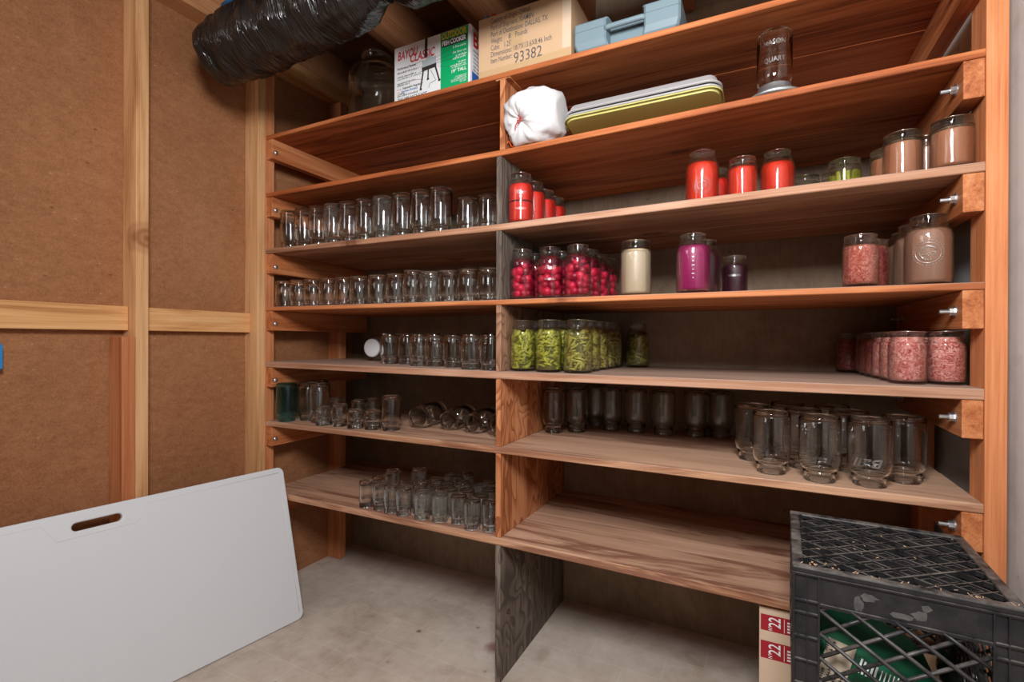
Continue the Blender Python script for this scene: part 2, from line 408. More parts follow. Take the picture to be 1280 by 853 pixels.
def tag(o, label=None, cat=None, group=None, kind=None):
    if label: o['label'] = label
    if cat: o['category'] = cat
    if group: o['group'] = group
    if kind: o['kind'] = kind
    return o
def thing(name, loc, label, cat, group=None, world=True, rz=0):
    o = bpy.data.objects.new(name, None); COL.objects.link(o); o.empty_display_size = .05
    o.location = loc; o.rotation_euler = (0, 0, rz)
    WORLD[o.name] = world
    return tag(o, label, cat, group)
WORLD = {}
def _build(s, name, mat, parent=None):
    me = bpy.data.meshes.new(name)
    off = Vector((0, 0, 0)); p = parent
    while p is not None:
        if p.type == 'EMPTY' and WORLD.get(p.name): off += Vector(p.location)
        p = p.parent
    me.from_pydata([Vector(v)-off for v in s.v], [], s.f); me.update()
    for pl, q in zip(me.polygons, s.sm): pl.use_smooth = q
    me.materials.append(M[mat] if isinstance(mat, str) else mat)
    bm = bmesh.new(); bm.from_mesh(me); bmesh.ops.recalc_face_normals(bm, faces=bm.faces); bm.to_mesh(me); bm.free()
    ob = bpy.data.objects.new(name, me); COL.objects.link(ob)
    if parent is not None: ob.parent = parent
    return ob
MB.build = _build
def copy_tree(o, parent=None):
    c = o.copy(); COL.objects.link(c); c.parent = parent
    for ch in o.children: copy_tree(ch, c)
    return c

_tcache = {}
def text2d(s, bold=0.0):
    """lettering outline as flat triangles, cap height about 0.7"""
    k = (s, bold)
    if k in _tcache: return _tcache[k]
    cu = bpy.data.curves.new('lettering', 'FONT'); cu.body = s; cu.size = 1; cu.resolution_u = 3; cu.offset = bold
    ob = bpy.data.objects.new('lettering', cu); COL.objects.link(ob)
    bpy.context.view_layer.update()
    me = ob.evaluated_get(bpy.context.evaluated_depsgraph_get()).to_mesh()
    vs = [(v.co.x, v.co.y) for v in me.vertices]; fs = [tuple(p.vertices) for p in me.polygons]
    ob.evaluated_get(bpy.context.evaluated_depsgraph_get()).to_mesh_clear()
    bpy.data.objects.remove(ob); bpy.data.curves.remove(cu)
    _tcache[k] = (vs, fs); return vs, fs
def put_text(mb, s, o, ex, ey, nrm, size, width=None, bold=0., shear=0., lift=.0006, align='L', thick=.0005):
    vs, fs = text2d(s, bold)
    if not vs: return
    w = max(v[0] for v in vs)-min(v[0] for v in vs); x0 = min(v[0] for v in vs)
    sx = size if width is None else width/max(w, 1e-6)
    dx = {'L': 0, 'C': -w*sx/2, 'R': -w*sx}[align]
    o = Vector(o); ex = Vector(ex); ey = Vector(ey); nr = Vector(nrm)
    f = lambda l: [o+ex*((v[0]-x0)*sx+dx+v[1]*size*shear)+ey*(v[1]*size)+nr*l for v in vs]
    mb.add(f(lift), fs)
def scribble(mb, o, ex, ey, nrm, size, width, lift=.0009, align='L', seed=0):
    """print too small to read: a row of short uneven strokes"""
    q = random.Random(seed); o = Vector(o); ex = Vector(ex); ey = Vector(ey); nr = Vector(nrm); x = 0 if align == 'L' else -width; e_ = x+width
    while x < e_-size*.2:
        w = size*q.uniform(.22, .42); h = size*q.choice((.5, .5, .55, .72))
        for a, b in ((x, x+w*.45),):
            mb.add([o+ex*a+nr*lift, o+ex*b+nr*lift, o+ex*b+ey*h+nr*lift, o+ex*a+ey*h+nr*lift], [(0, 1, 2, 3)])
        mb.add([o+ex*x+ey*(h*.35)+nr*lift, o+ex*(x+w)+ey*(h*.35)+nr*lift, o+ex*(x+w)+ey*(h*.62)+nr*lift, o+ex*x+ey*(h*.62)+nr*lift], [(0, 1, 2, 3)])
        x += w+size*(.12 if q.random() > .16 else .4)
def wrap_text(mb, s, r, ang, z, size, width, flip=False, bold=.01, shear=0., raise_=.0012, thick=.0009):
    """raised lettering on a cylinder of radius r about the z axis, centred on angle ang"""
    vs, fs = text2d(s, bold)
    x0 = min(v[0] for v in vs); w = max(v[0] for v in vs)-x0; sx = width/w
    out = []
    for l in (raise_, raise_-thick):
        for v in vs:
            u = (v[0]-x0)*sx-width/2+v[1]*size*shear; h = v[1]*size
            if flip: u, h = -u, -h
            a = ang+u/r
            out.append(((r+l)*math.cos(a), (r+l)*math.sin(a), z+h))
    n = len(vs)
    ed = {}
    for f in fs:
        for i in range(len(f)):
            e = (f[i], f[(i+1) % len(f)]); k = tuple(sorted(e)); ed.setdefault(k, []).append(e)
    F = [tuple(f) for f in fs]
    for k, l in ed.items():
        if len(l) == 1: a, b = l[0]; F.append((a, a+n, b+n, b))
    mb.add(out, F)
LP = (36, 2, 7); EXPO = 0.30
# ------------------------------------------------------------------ the setting
XL, XD, XR, DEP = -1.995, -.785, .4547, .6165
XW, YB, XRW, YF, ZC = -2.084, .62, .516, -3.1, 2.74
def struct(name, mb, mat, parent=None):
    o = mb.build(name, mat, parent)
    if parent is None: o['kind'] = 'structure'
    return o
struct('floor', MB().box(XW-.1, XRW+.1, YF-.1, YB+.1, -.08, 0), 'floor')
wl = struct('wall_left', MB().box(XW-.03, XW, YF, YB, 0, ZC), 'fiber')
struct('wall_back', MB().box(XW, XRW+.1, YB, YB+.12, 0, ZC), 'cwall')
struct('wall_right', MB().box(XRW, XRW+.15, YF, YB, 0, ZC), 'cwall_r')
struct('wall_front', MB().box(XW, XRW, YF-.05, YF, 0, ZC), 'roomwall')
ce = struct('ceiling', MB().box(XW-.1, XRW+.1, YF-.1, YB+.1, ZC, ZC+.03), 'deck')
for x in (-1.51, -1.085, -.68, -.27, .14):
    MB().box(x, x+.038, YF+.01, YB-.012, 2.50, ZC-.001, .002).build('joist', 'joist', ce)
# framing of the left wall: studs, blocking and plates (all nailed to it)
for y in (-.515, -1.12, -1.73, -2.34):
    MB().box(XW+.0005, XL, y, y+.041, .001, 2.489, .0018).build('stud', 'stud', wl)
MB().box(XW+.0005, XL, -.040, -.001, .001, 2.489, .0018).build('stud', 'stud', wl)
for a, b in ((-.473, -.0405), (-1.078, -.516), (-1.688, -1.121), (-2.298, -1.731)):
    MB().box(XW+.0005, XW+.0405, a, b, 1.208, 1.295, .0018).build('blocking', 'rail', wl)
MB().box(XW+.0005, XL, -3.05, -.001, 2.4895, 2.528, .0018).build('top_plate', 'plate', wl)
MB().box(XW+.0005, XL, -3.05, -.10, 2.5285, 2.66, .004).build('rim_board', 'plate', wl)
MB().box(XW+.0005, XL-.005, .001, YB-.005, 2.452, 2.516, .0018).build('top_plate', 'rail', wl)
MB().box(XW+.0005, XW+.02, -.095, .02, 2.53, ZC-.002, .001).build('sheathing', 'stud', wl)

# ------------------------------------------------------------------ the shelving
sh = thing('storage_shelving', (0, 0, 0), 'built-in red cedar shelving with seven long boards and a central divider against the concrete wall', 'shelving')
XS = (XL+.001, XD, XR-.0008)
ZT = {1: (2.100, 2.089, 2.076), 2: (1.841, 1.826, 1.840), 3: (1.587, 1.574, 1.584), 4: (1.324, 1.315, 1.312),
      5: (1.077, 1.070, 1.070), 6: (.806, .811, .809), 7: (.494, .500, .495)}
TH = {1: .017, 2: .019, 3: .022, 4: .017, 5: .026, 6: .022, 7: .026}
SM = {1: 'redwood_a', 2: 'redwood_b', 3: 'shelf_c', 4: 'shelf_d', 5: 'shelf_e', 6: 'shelf_f', 7: 'shelf_g'}
def ztop(i, x):
    a, b, c = ZT[i]
    if x <= XD: return a+(b-a)*(x-XS[0])/(XD-XS[0])
    return b+(c-b)*(x-XD)/(XS[2]-XD)
def plank(mb, i, y0, y1, dz=0):
    th = TH[i]; c = .0022
    prof = [(y0+c, -th), (y1-c, -th), (y1, -th+c), (y1, -c), (y1-c, 0), (y0+c, 0), (y0, -c), (y0, -th+c)]
    st = [XS[0]+(XD-XS[0])*k/6 for k in range(7)]+[XD+(XS[2]-XD)*k/6 for k in range(1, 7)]
    vs = [(x, y, ztop(i, x)+z+dz) for x in st for y, z in prof]
    n = 8; fs = []
    for k in range(len(st)-1):
        for j in range(n): fs.append((k*n+j, k*n+(j+1) % n, (k+1)*n+(j+1) % n, (k+1)*n+j))
    fs += [tuple(range(n)), tuple((len(st)-1)*n+j for j in range(n-1, -1, -1))]
    mb.add(vs, fs)
for i in range(1, 8):
    mb = MB()
    plank(mb, i, 0.0, .292); plank(mb, i, .2945, DEP, -.0015)
    mb.build('shelf', SM[i], sh)
zb = lambda i, x: ztop(i, x)-TH[i]
# upright dividers between the boards
for i, x0, m in ((1, -.792, 'ply_orange'), (2, -.8045, 'ply_grey'), (3, -.8045, 'ply_grey'), (4, -.8045, 'ply_brown'), (5, -.8045, 'ply_orange'), (6, -.8045, 'ply_orange'), (7, -.805, 'ply_grey')):
    x1 = x0+.0195
    lo = max(ztop(i+1, x0), ztop(i+1, x1))+.0006 if i < 7 else .001
    hi = min(zb(i, x0), zb(i, x1))-.0006-(.005 if i == 1 else 0)
    mb = MB().box(x0, x1, .003, .612, lo, hi, .0012)
    mb.build('divider_panel', m, sh)
    if i == 1: MB().box(x0-.017, x1+.019, .004, .40, hi+.0006, hi+.0048, .0008).build('cap_strip', 'ply_orange', sh)
# bolted cleats under both ends of the boards, and the posts that carry them
def nut(mb, x, y, z, s):          # threaded end, nut and washer; s = direction along x
    def cyl(xa, xb, r, n):
        vs = [(xx, y+r*math.cos(2*math.pi*k/n+.3), z+r*math.sin(2*math.pi*k/n+.3)) for xx in (xa, xb) for k in range(n)]
        mb.add(vs, [tuple(range(n)), tuple(range(2*n-1, n-1, -1))]+[(k, (k+1) % n, n+(k+1) % n, n+k) for k in range(n)])
    cyl(x, x+s*.0025, .0135, 20); cyl(x+s*.0025, x+s*.0125, .0095, 6); cyl(x+s*.0125, x+s*.030, .0048, 10)
for i in range(1, 8):
    z1 = zb(i, XL+.03)-.0008
    c = MB().box(XL+.0006, XL+.0386, .0035, .600, z1-.089, z1, .002).build('cleat', 'cleat', sh)
    for y in (.022, .50):
        if y > .4: continue
        b = MB(); b.lathe([(0, 0), (.0105, 0), (.0100, .003), (.0065, .0062), (0, .0072)], 16)
        b.v = [(XL+.0387+p[2], y+p[0], z1-.058+p[1]) for p in b.v]
        b.build('bolt', 'zinc', c)
    z1 = zb(i, XR-.03)-.0008
    c = MB().box(XR-.0386, XR-.0006, .002, .600, z1-.088, z1, .002).build('cleat', 'cleat', sh)
    for y in (.045, .52):
        b = MB(); nut(b, XR-.0387, y, z1-.046, -1); b.build('bolt', 'zinc', c)
MB().box(XW+.001, XL, .0005, .0435, .001, 2.45, .0018).build('post', 'post_red', sh)
MB().box(XW+.001, XL, .440, .482, .001, 2.45, .0018).build('post', 'post_red', sh)
MB().box(XR, XR+.0385, -.001, .088, .001, 2.60, .002).build('post', 'post_right', sh)
MB().box(XR, XR+.0385, .50, .588, .001, 2.60, .002).build('post', 'post_red', sh)
# ------------------------------------------------------------------ jars
def neck_h(H, r):
    return .030 if H > .165 else (.025 if H > .128 and r > .036 else .022)
def prof(H, r, rn, sh_, t=.003, thread=True, taper=0.):
    nk = neck_h(H, r); hn = H-nk; hs = hn-sh_; e_ = nk-.022
    o = [(0, .004), (r*.76, .004), (r*.84, .0003), (r*.93, .0008), (r*.985, .006), (r, .014), (r*(1-taper), hs)]
    for k in range(1, 7):
        a = k/6*math.pi/2; o.append((rn+(r*(1-taper)-rn)*math.cos(a)**.8 if k < 6 else rn, hs+sh_*math.sin(a)))
    if thread:
        o += [(rn, hn+.0010+e_*.4), (rn+.0032, hn+.0020+e_*.5), (rn+.0032, hn+.0046+e_*.6), (rn-.0004, hn+.0064+e_*.65), (rn+.0018, hn+.0090+e_*.72), (rn-.0004, hn+.0118+e_*.8), (rn+.0018, hn+.0146+e_*.9), (rn-.0004, hn+.0172+e_)]
    o += [(rn+.0006, H-.0018), (rn-.0004, H), (rn-.0022, H)]
    i = [(rn-t, H-.0015), (rn-t, hn+.001)]
    for k in range(5, 0, -1):
        a = k/6*math.pi/2; i.append((rn+(r*(1-taper)-rn)*math.cos(a)**.8-t, hs+sh_*math.sin(a)-t*.6))
    i += [(r*(1-taper)-t, hs-.001), (r-t, .016), (r*.93-t, .0085), (r*.8-t, .0070), (0, .0070)]
    return o, i
SPEC = {   # height, body radius, neck radius, shoulder height
    'QR': (.173, .0445, .0345, .024), 'QN': (.172, .048, .0355, .027), 'QW': (.172, .048, .0425, .010),
    'PR': (.130, .0395, .0345, .012), 'PW': (.120, .0415, .0385, .008), 'JEL': (.105, .031, .0292, .004),
    'JT': (.140, .032, .030, .005), 'HP': (.078, .035, .0325, .006), 'HS': (.095, .034, .027, .02), 'PT': (.140, .038, .0335, .010),
    'TEAL': (.173, .0445, .0345, .012), 'BIG': (.215, .062, .040, .02)}
def glass_mb(t, n=36, inv=False):
    H, r, rn, s_ = SPEC[t]
    o, i = prof(H, r, rn, s_, thread=t not in ('JEL', 'JT', 'HP'), taper=.03 if t in ('JEL', 'JT', 'HP') else 0)
    pr = o+i
    if inv: pr = [(a, H-b) for a, b in pr]
    return MB().lathe(pr, n)
def fill_mb(t, frac, z0=.0078, n=36, rr=None):
    """solid contents that follow the inside of the jar up to a fill level"""
    H, r, rn, s_ = SPEC[t]; _, i = prof(H, r, rn, s_)
    i = i[::-1]; top = H*frac; p = [(0, z0)]; prev = None
    for a, b in i[1:]:
        a = a-.0006
        if rr: a = min(a, rr)
        if b < z0: b = z0
        if b >= top:
            if prev: f = (top-prev[1])/max(b-prev[1], 1e-6); p.append((prev[0]+(a-prev[0])*f, top))
            break
        p.append((a, b)); prev = (a, b)
    p.append((0, top)); return MB().lathe(p, n)
def lid_mb(t):
    H, r, rn, s_ = SPEC[t]; q = rn+.0012
    return MB().lathe([(0, H+.0003), (q-.0006, H+.0003), (q, H+.0007), (q-.0004, H+.0014), (q-.003, H+.0018), (q-.006, H+.0013), (0, H+.0013)], 36)
def beans_mb(t, frac, n, seed):
    rnd = random.Random(seed); H, r, rn, s_ = SPEC[t]; mb = MB(); ri = r-.0036; hs = H-neck_h(H, r)-s_
    for k in range(n):
        L = rnd.uniform(.016, .042); rad = rnd.uniform(.0031, .0042); dep = rnd.choice((0, 0, 0, .004))
        tilt = rnd.choice((rnd.uniform(-.5, .5), rnd.uniform(-1.5, 1.5), rnd.uniform(.6, 1.5)))
        a0 = rnd.uniform(0, 2*math.pi); zc = rnd.uniform(.012, H*frac)
        pts = []
        for j in range(5):
            u = (j/4-.5)*L; z = zc+u*math.sin(tilt)+.002*math.sin(j*1.3+k)
            z = min(max(z, .011+rad*.2), H*frac+.004); rr = ri-rad-dep
            if z > hs: rr = min(rr, ri-rad-(z-hs)*.55)
            a = a0+u*math.cos(tilt)/rr
            pts.append((rr*math.cos(a), rr*math.sin(a), z))
        mb.tube(pts, [rad*.8, rad, rad*1.05, rad, rad*.8], 6)
    return mb
def beets_mb(t, frac, seed):
    rnd = random.Random(seed); H, r, rn, s_ = SPEC[t]; mb = MB(); ri = r-.0036; hs = H-neck_h(H, r)-s_
    z = .019
    while z < H*frac-.004:
        n = 8; a0 = rnd.uniform(0, 6.28)
        for k in range(n):
            rad = rnd.uniform(.0130, .0185); zz = z+rnd.uniform(-.006, .006); rr = ri-rad-rnd.uniform(0, .003)
            zz = max(zz, .0085+rad)
            if zz+rad*.6 > hs: rr -= (zz+rad*.6-hs)*.75
            a = a0+k*2*math.pi/n+rnd.uniform(-.12, .12)
            mb.ball((rr*math.cos(a), rr*math.sin(a), zz), rad, 12)
        z += .0255
    return mb
def spears_mb(t, frac, seed):
    rnd = random.Random(seed); H, r, rn, s_ = SPEC[t]; mb = MB(); ri = min(r, rn+.003)-.0036
    n = 20
    for k in range(n):
        a = 2*math.pi*k/n+rnd.uniform(-.06, .06); rad = rnd.uniform(.0048, .0062); rr = ri-rad
        h = H*frac*rnd.uniform(.86, 1.0); b = a+rnd.uniform(-.12, .12)
        mb.tube([(rr*math.cos(a), rr*math.sin(a), .0085), (rr*math.cos(b), rr*math.sin(b), h)], rad, 7)
    return mb

PROTO = {}
def filled(t, kind):
    """mason jar with lid and contents; returns a placed-at-origin root the first time, copies after"""
    k = (t, kind)
    if k not in PROTO: PROTO[k] = filled_proto(t, kind)
    return copy_tree(PROTO[k])
def filled_proto(t, kind):
    k = (t, kind)
    root = thing('mason_jar', (0, 0, 0), 'jar', 'jar', world=False)
    glass_mb(t).build('glass_body', 'glass_fill', root)
    lid_mb(t).build('lid', 'lid', root)
    if kind in ('tomato', 'tomato_b', 'magenta', 'darkjuice', 'relish', 'meat', 'meat_dark', 'brown', 'cider'):
        fr = {'tomato': .79, 'tomato_b': .79, 'magenta': .80, 'darkjuice': .80, 'relish': .80, 'meat': .90, 'meat_dark': .88, 'brown': .78, 'cider': .80}[kind]
        fill_mb(t, fr).build('contents', kind, root)
        if kind == 'brown':
            H, r, rn, s_ = SPEC[t]
            MB().lathe([(rn-.0040, H*.785), (rn-.0033, H*.785), (rn-.0033, H*.845), (rn-.0040, H*.845)], 36, close=True).build('residue_ring', 'foam', root)
    elif kind == 'cream':
        fill_mb(t, .82).build('contents', 'cream', root)
        H, r, rn, s_ = SPEC[t]
        MB().lathe([(0, H*.8205), (rn-.004, H*.8205), (rn-.0036, H*.85), (0, H*.85)], 36).build('fat_layer', 'creamtop', root)
        g = MB()
        for j in range(9): wrap_text(g, '-', r, 0, .035+.0105*j, .012, .004+.004*(j % 2), bold=.0)
        g.build('embossed_scale', 'emboss', root)
    elif kind in ('bean', 'bean2'):
        H, r, rn, s_ = SPEC[t]
        tag(beans_mb(t, .78, 260, 3 if kind == 'bean' else 8).build('green_beans', kind, root), kind='stuff')
        fill_mb(t, .74, rr=r-.0095).build('brine', 'beancore', root)
    elif kind == 'beet':
        H, r, rn, s_ = SPEC[t]
        tag(beets_mb(t, .82, 5).build('pickled_beets', 'beet', root), kind='stuff')
        fill_mb(t, .78, rr=r-.0150).build('juice', 'beetjuice', root)
    elif kind == 'pickle':
        tag(spears_mb(t, .74, 4).build('pickle_spears', 'bean', root), kind='stuff')
        H, r, rn, s_ = SPEC[t]
        fill_mb(t, .62, rr=rn-.012).build('brine', 'beancore', root)
    return root
EPROTO = {}
def empty_jar(t, mat='glass', inv=True, lying=False):
    mat = {'glass': 'glass_real', 'glass_old': 'glass_real_old'}.get(mat, mat)
    k = (t, mat, inv)
    if k not in EPROTO: EPROTO[k] = glass_mb(t, 36, inv).build('mason_jar' if t not in ('JEL', 'JT', 'HP', 'HS') else 'jelly_jar', mat)
    o = EPROTO[k].copy(); COL.objects.link(o); return o
def emboss(jar, t, lines, x, y, inv, frac=1., mat='emboss'):
    """raised lettering on the side that faces into the room; lines = (text, z, size, width, shear)"""
    H, r, rn, s_ = SPEC[t]; ang = math.atan2(-1.46-y, -x)-jar.rotation_euler.z
    for s_t, z, sz, w, she in lines:
        g = MB(); wrap_text(g, s_t, r, ang, z, sz, w, flip=inv, shear=she); g.build('embossed_scale' if s_t == '-' else 'embossed_lettering', mat, jar)
rj = random.Random(21)
ORD = 'zero first second third fourth fifth sixth seventh eighth ninth tenth eleventh twelfth thirteenth fourteenth fifteenth sixteenth seventeenth eighteenth nineteenth twentieth twenty-first'.split()
JARS=[
(3,'L','QR','inv',-1.911,0.065),(3,'L','QR','inv',-1.820,0.065),(3,'L','QR','inv',-1.730,0.065),(3,'L','QR','inv',-1.639,0.065),
(3,'L','QR','inv',-1.549,0.065),(3,'L','QR','inv',-1.456,0.065),(3,'L','QR','inv',-1.361,0.065),(3,'L','QR','inv',-1.263,0.065),
(3,'L','QR','inv',-1.170,0.065),(3,'L','QR','inv',-1.080,0.065),(3,'L','PW','inv',-0.958,0.065),(3,'L','PW','inv',-0.872,0.065),
(4,'L','PW','inv',-1.948,0.065),(4,'L','PW','inv',-1.855,0.065),(4,'L','PW','inv',-1.763,0.065),(4,'L','PW','inv',-1.671,0.065),
(4,'L','PW','inv',-1.578,0.065),(4,'L','PW','inv',-1.490,0.065),(4,'L','PW','inv',-1.387,0.065),(4,'L','PW','inv',-1.294,0.065),
(4,'L','PR','inv',-1.211,0.065),(4,'L','PW','inv',-1.125,0.065),(4,'L','PW','inv',-1.041,0.065),(4,'L','PW','inv',-0.956,0.065),
(4,'L','PW','inv',-0.872,0.065),(5,'L','PR','invneck',-1.412,0.163),(5,'L','PR','invneck',-1.334,0.185),(5,'L','PR','invneck',-1.218,0.114),
(5,'L','PR','invneck',-1.135,0.105),(5,'L','PR','invneck',-1.054,0.112),(5,'L','PR','invneck',-0.928,0.042),(5,'L','PR','invneck',-0.848,0.042),
(5,'L','PR','invneckback',-1.364,0.320),(5,'L','PR','invneckback',-1.243,0.280),(5,'L','PR','invneckback',-1.109,0.280),(5,'L','PR','invneckback',-1.017,0.280),
(6,'L','QR','teal',-1.911,0.046),(6,'L','QR','inv',-1.844,0.108),(6,'L','QR','inv',-1.755,0.091),(6,'L','QR','invback',-1.903,0.220),
(6,'L','HS','round',-1.769,0.200),(6,'L','HP','inv',-1.679,0.049),(6,'L','HP','inv',-1.502,0.055),(6,'L','HP','inv',-1.418,0.067),
(6,'L','HS','inv',-1.594,0.057),(6,'L','HS','invback',-1.625,0.197),(6,'L','HS','invback',-1.602,0.263),(6,'L','PT','inv',-1.336,0.085),
(7,'L','JEL','front',-1.422,0.039),(7,'L','JEL','front',-1.353,0.044),(7,'L','JEL','front',-1.290,0.035),(7,'L','JEL','front',-1.227,0.033),
(7,'L','JEL','front',-1.138,0.033),(7,'L','JEL','front',-1.062,0.041),(7,'L','JEL','front',-0.988,0.056),(7,'L','JEL','front',-0.916,0.033),
(7,'L','JEL','front',-0.849,0.047),(7,'L','JEL','back',-1.419,0.108),(7,'L','JT','back',-1.350,0.112),(7,'L','JT','back',-1.271,0.185),
(7,'L','JEL','back',-1.268,0.100),(7,'L','JEL','back',-1.209,0.137),(7,'L','JEL','back',-1.123,0.101),(7,'L','JEL','back',-1.189,0.198),
(7,'L','JEL','back',-1.114,0.164),(7,'L','JEL','back',-1.066,0.205),(7,'L','JEL','back',-1.060,0.105),(7,'L','JEL','back',-0.993,0.120),
(7,'L','JEL','back',-0.977,0.197),(7,'L','JEL','back',-0.920,0.167),(7,'L','JEL','back',-1.120,0.244),(7,'L','JEL','back',-1.117,0.317),
(7,'L','JEL','back',-0.974,0.262),(7,'L','JEL','back',-0.918,0.096),(7,'L','JEL','back',-1.183,0.079),(7,'L','JEL','back',-1.180,0.284),
(3,'R','QR','red',-0.739,0.060),(3,'R','QR','redback',-0.739,0.165),(3,'R','QR','redback',-0.739,0.270),(3,'R','QR','redback',-0.739,0.375),
(3,'R','QW','red',-0.157,0.138),(3,'R','PR','red',-0.045,0.127),(3,'R','QW','red',0.049,0.240),(3,'R','QW','redback',-0.134,0.320),
(3,'R','PW','pick',0.132,0.370),(3,'R','PW','pick',0.222,0.250),(3,'R','PW','pickback',0.216,0.370),(3,'R','PW','brown',0.412,0.060),
(3,'R','PW','brown',0.326,0.100),(3,'R','PW','brown',0.390,0.169),(3,'R','PW','brown',0.317,0.211),(4,'R','QR','beet',-0.739,0.075),
(4,'R','QR','beet',-0.636,0.075),(4,'R','QR','beet',-0.536,0.075),(4,'R','QR','beetback',-0.736,0.175),(4,'R','QR','beetback',-0.632,0.175),
(4,'R','QR','beetback',-0.532,0.175),(4,'R','QR','beetback',-0.732,0.275),(4,'R','QR','beetback',-0.628,0.275),(4,'R','QR','beetback',-0.528,0.275),
(4,'R','QR','beetback',-0.728,0.375),(4,'R','QR','beetback',-0.624,0.375),(4,'R','QR','beetback',-0.524,0.375),(4,'R','QW','cream',-0.347,0.086),
(4,'R','QW','magenta',-0.173,0.057),(4,'R','QW','magentaback',-0.153,0.170),(4,'R','PR','dark',-0.070,0.248),(4,'R','PR','relish',0.230,0.045),
(4,'R','PR','relishback',0.269,0.140),(4,'R','QW','cider',0.374,0.083),(4,'R','QW','ciderback',0.373,0.186),(4,'R','QW','ciderback',0.377,0.289),
(4,'R','QW','ciderback',0.373,0.392),(4,'R','QW','ciderback',0.369,0.495),(5,'R','QR','bean',-0.734,0.070),(5,'R','QR','bean',-0.632,0.058),
(5,'R','QW','bean',-0.530,0.063),(5,'R','QR','beanback',-0.734,0.170),(5,'R','QR','beanback',-0.632,0.158),(5,'R','QR','beanback',-0.530,0.163),
(5,'R','QR','beanback',-0.734,0.270),(5,'R','QR','beanback',-0.632,0.258),(5,'R','QR','beanback',-0.530,0.263),(5,'R','QR','beanback',-0.734,0.370),
(5,'R','QR','beanback',-0.632,0.358),(5,'R','QR','beanback',-0.530,0.363),(5,'R','QR','beanback',-0.734,0.470),(5,'R','QR','beanback',-0.632,0.458),
(5,'R','QR','beanback',-0.530,0.463),(5,'R','QR','beanlone',-0.437,0.518),(5,'R','PR','meat',0.414,0.105),(5,'R','PR','meat',0.334,0.085),
(5,'R','PR','meatback',0.331,0.169),(5,'R','PR','meatback',0.328,0.253),(5,'R','PR','meatback',0.325,0.337),(5,'R','PR','meatback',0.322,0.419),
(5,'R','PR','meatback',0.324,0.499),(5,'R','PR','meatback2',0.414,0.189),(5,'R','PR','meatback2',0.414,0.273),(5,'R','PR','meatlone',0.278,0.566),
(6,'R','QR','invback',-0.730,0.347),(6,'R','QR','invback',-0.653,0.406),(6,'R','QR','invback',-0.542,0.505),(6,'R','QR','invback',-0.439,0.509),
(6,'R','QR','invback',-0.331,0.499),(6,'R','QR','invback',-0.215,0.528),(6,'R','QR','invback',-0.131,0.560),(6,'R','QR','invback',-0.625,0.568),
(6,'R','QW','inv',-0.019,0.223),(6,'R','QW','inv',0.032,0.081),(6,'R','QW','inv',0.144,0.051),(6,'R','QW','inv',0.253,0.061),
(6,'R','QW','inv',0.340,0.143),(6,'R','QW','inv2',0.115,0.184),(6,'R','QW','inv2',0.229,0.205),(6,'R','QW','inv3',0.083,0.330),
(6,'R','QW','inv3',0.202,0.330),
]
from collections import defaultdict
ROW = defaultdict(list)
for s, bay, t, tg, x, y in JARS: ROW[(s, bay, tg)].append((x, y, t))
zp = lambda s, x: ztop(s, x)+.0008
def put_empty(s, x, y, t, label, group, mat='glass', cat='jar'):
    o = empty_jar(t, mat); o.location = (x, y, zp(s, x)); o.rotation_euler = (0, 0, rj.uniform(0, 6.28))
    return tag(o, label, cat, group)
def put_filled(s, x, y, t, kind, label, group):
    o = filled(t, kind); o.location = (x, y, zp(s, x)); o.rotation_euler = (0, 0, rj.uniform(0, 6.28))
    return tag(o, label, 'jar', group)

# --- left bay
for n, (x, y, t) in enumerate(sorted(ROW[(3, 'L', 'inv')]), 1):
    put_empty(3, x, y, t, ('tall upside-down clear jar, %s from the wall post on the third shelf' % ORD[n]) if t == 'QR' else
              ('short upside-down clear jar on the third shelf, %s the divider' % ('touching' if n == 12 else 'second from')), 'upside-down jars on the third shelf', 'glass_old' if n in (4, 7) else 'glass')
for n, (x, y, t) in enumerate(sorted(ROW[(4, 'L', 'inv')]), 1):
    put_empty(4, x, y, t, 'upside-down clear pint jar, %s from the wall post on the fourth shelf' % ORD[n], 'upside-down jars on the fourth shelf', 'glass_old' if n in (10,) else 'glass')
for n, (x, y, t) in enumerate(sorted(ROW[(5, 'L', 'invneck')]), 1):
    put_empty(5, x, y, t, 'clear jar on its threaded neck, %s to the right of the white-capped jar' % ORD[n], 'upside-down jars on the fifth shelf')
for n, (x, y, t) in enumerate(sorted(ROW[(5, 'L', 'invneckback')]), 1):
    put_empty(5, x, y, t, 'clear jar behind the front row on the fifth shelf, %s going toward the divider' % ORD[n], 'upside-down jars on the fifth shelf')
# sixth shelf, left: mixed jars
(x, y, t), = ROW[(6, 'L', 'teal')]
put_empty(6, x, y, 'TEAL', 'blue-green tinted quart jar upside down beside the wall post', 'mixed jars on the sixth shelf', 'glass_teal')
L6 = sorted(ROW[(6, 'L', 'inv')])
lab6 = ['tall clear quart jar upside down next to the blue-green jar', 'second tall clear quart jar from the blue-green jar, upside down',
        'low clear tumbler jar upside down in front of the two tall quart jars', 'slightly taller clear tumbler jar at the shelf edge, second of four low ones',
        'low clear tumbler jar upside down, third of four along the shelf edge', 'low clear tumbler jar upside down, fourth, beside the tall pint jar',
        'tall clear pint jar upside down just before the jars lying on their sides']
for (x, y, t), lb in zip(L6, lab6): put_empty(6, x, y, t, lb, 'mixed jars on the sixth shelf')
(x, y, t), = ROW[(6, 'L', 'invback')][:1]
put_empty(6, x, y, t, 'clear quart jar half hidden behind the tall quart jars on the sixth shelf', 'mixed jars on the sixth shelf')
(x, y, t), = ROW[(6, 'L', 'round')]
put_empty(6, x, y, t, 'small rounded clear jar behind the low tumblers, beside the tall quart jars', 'mixed jars on the sixth shelf')
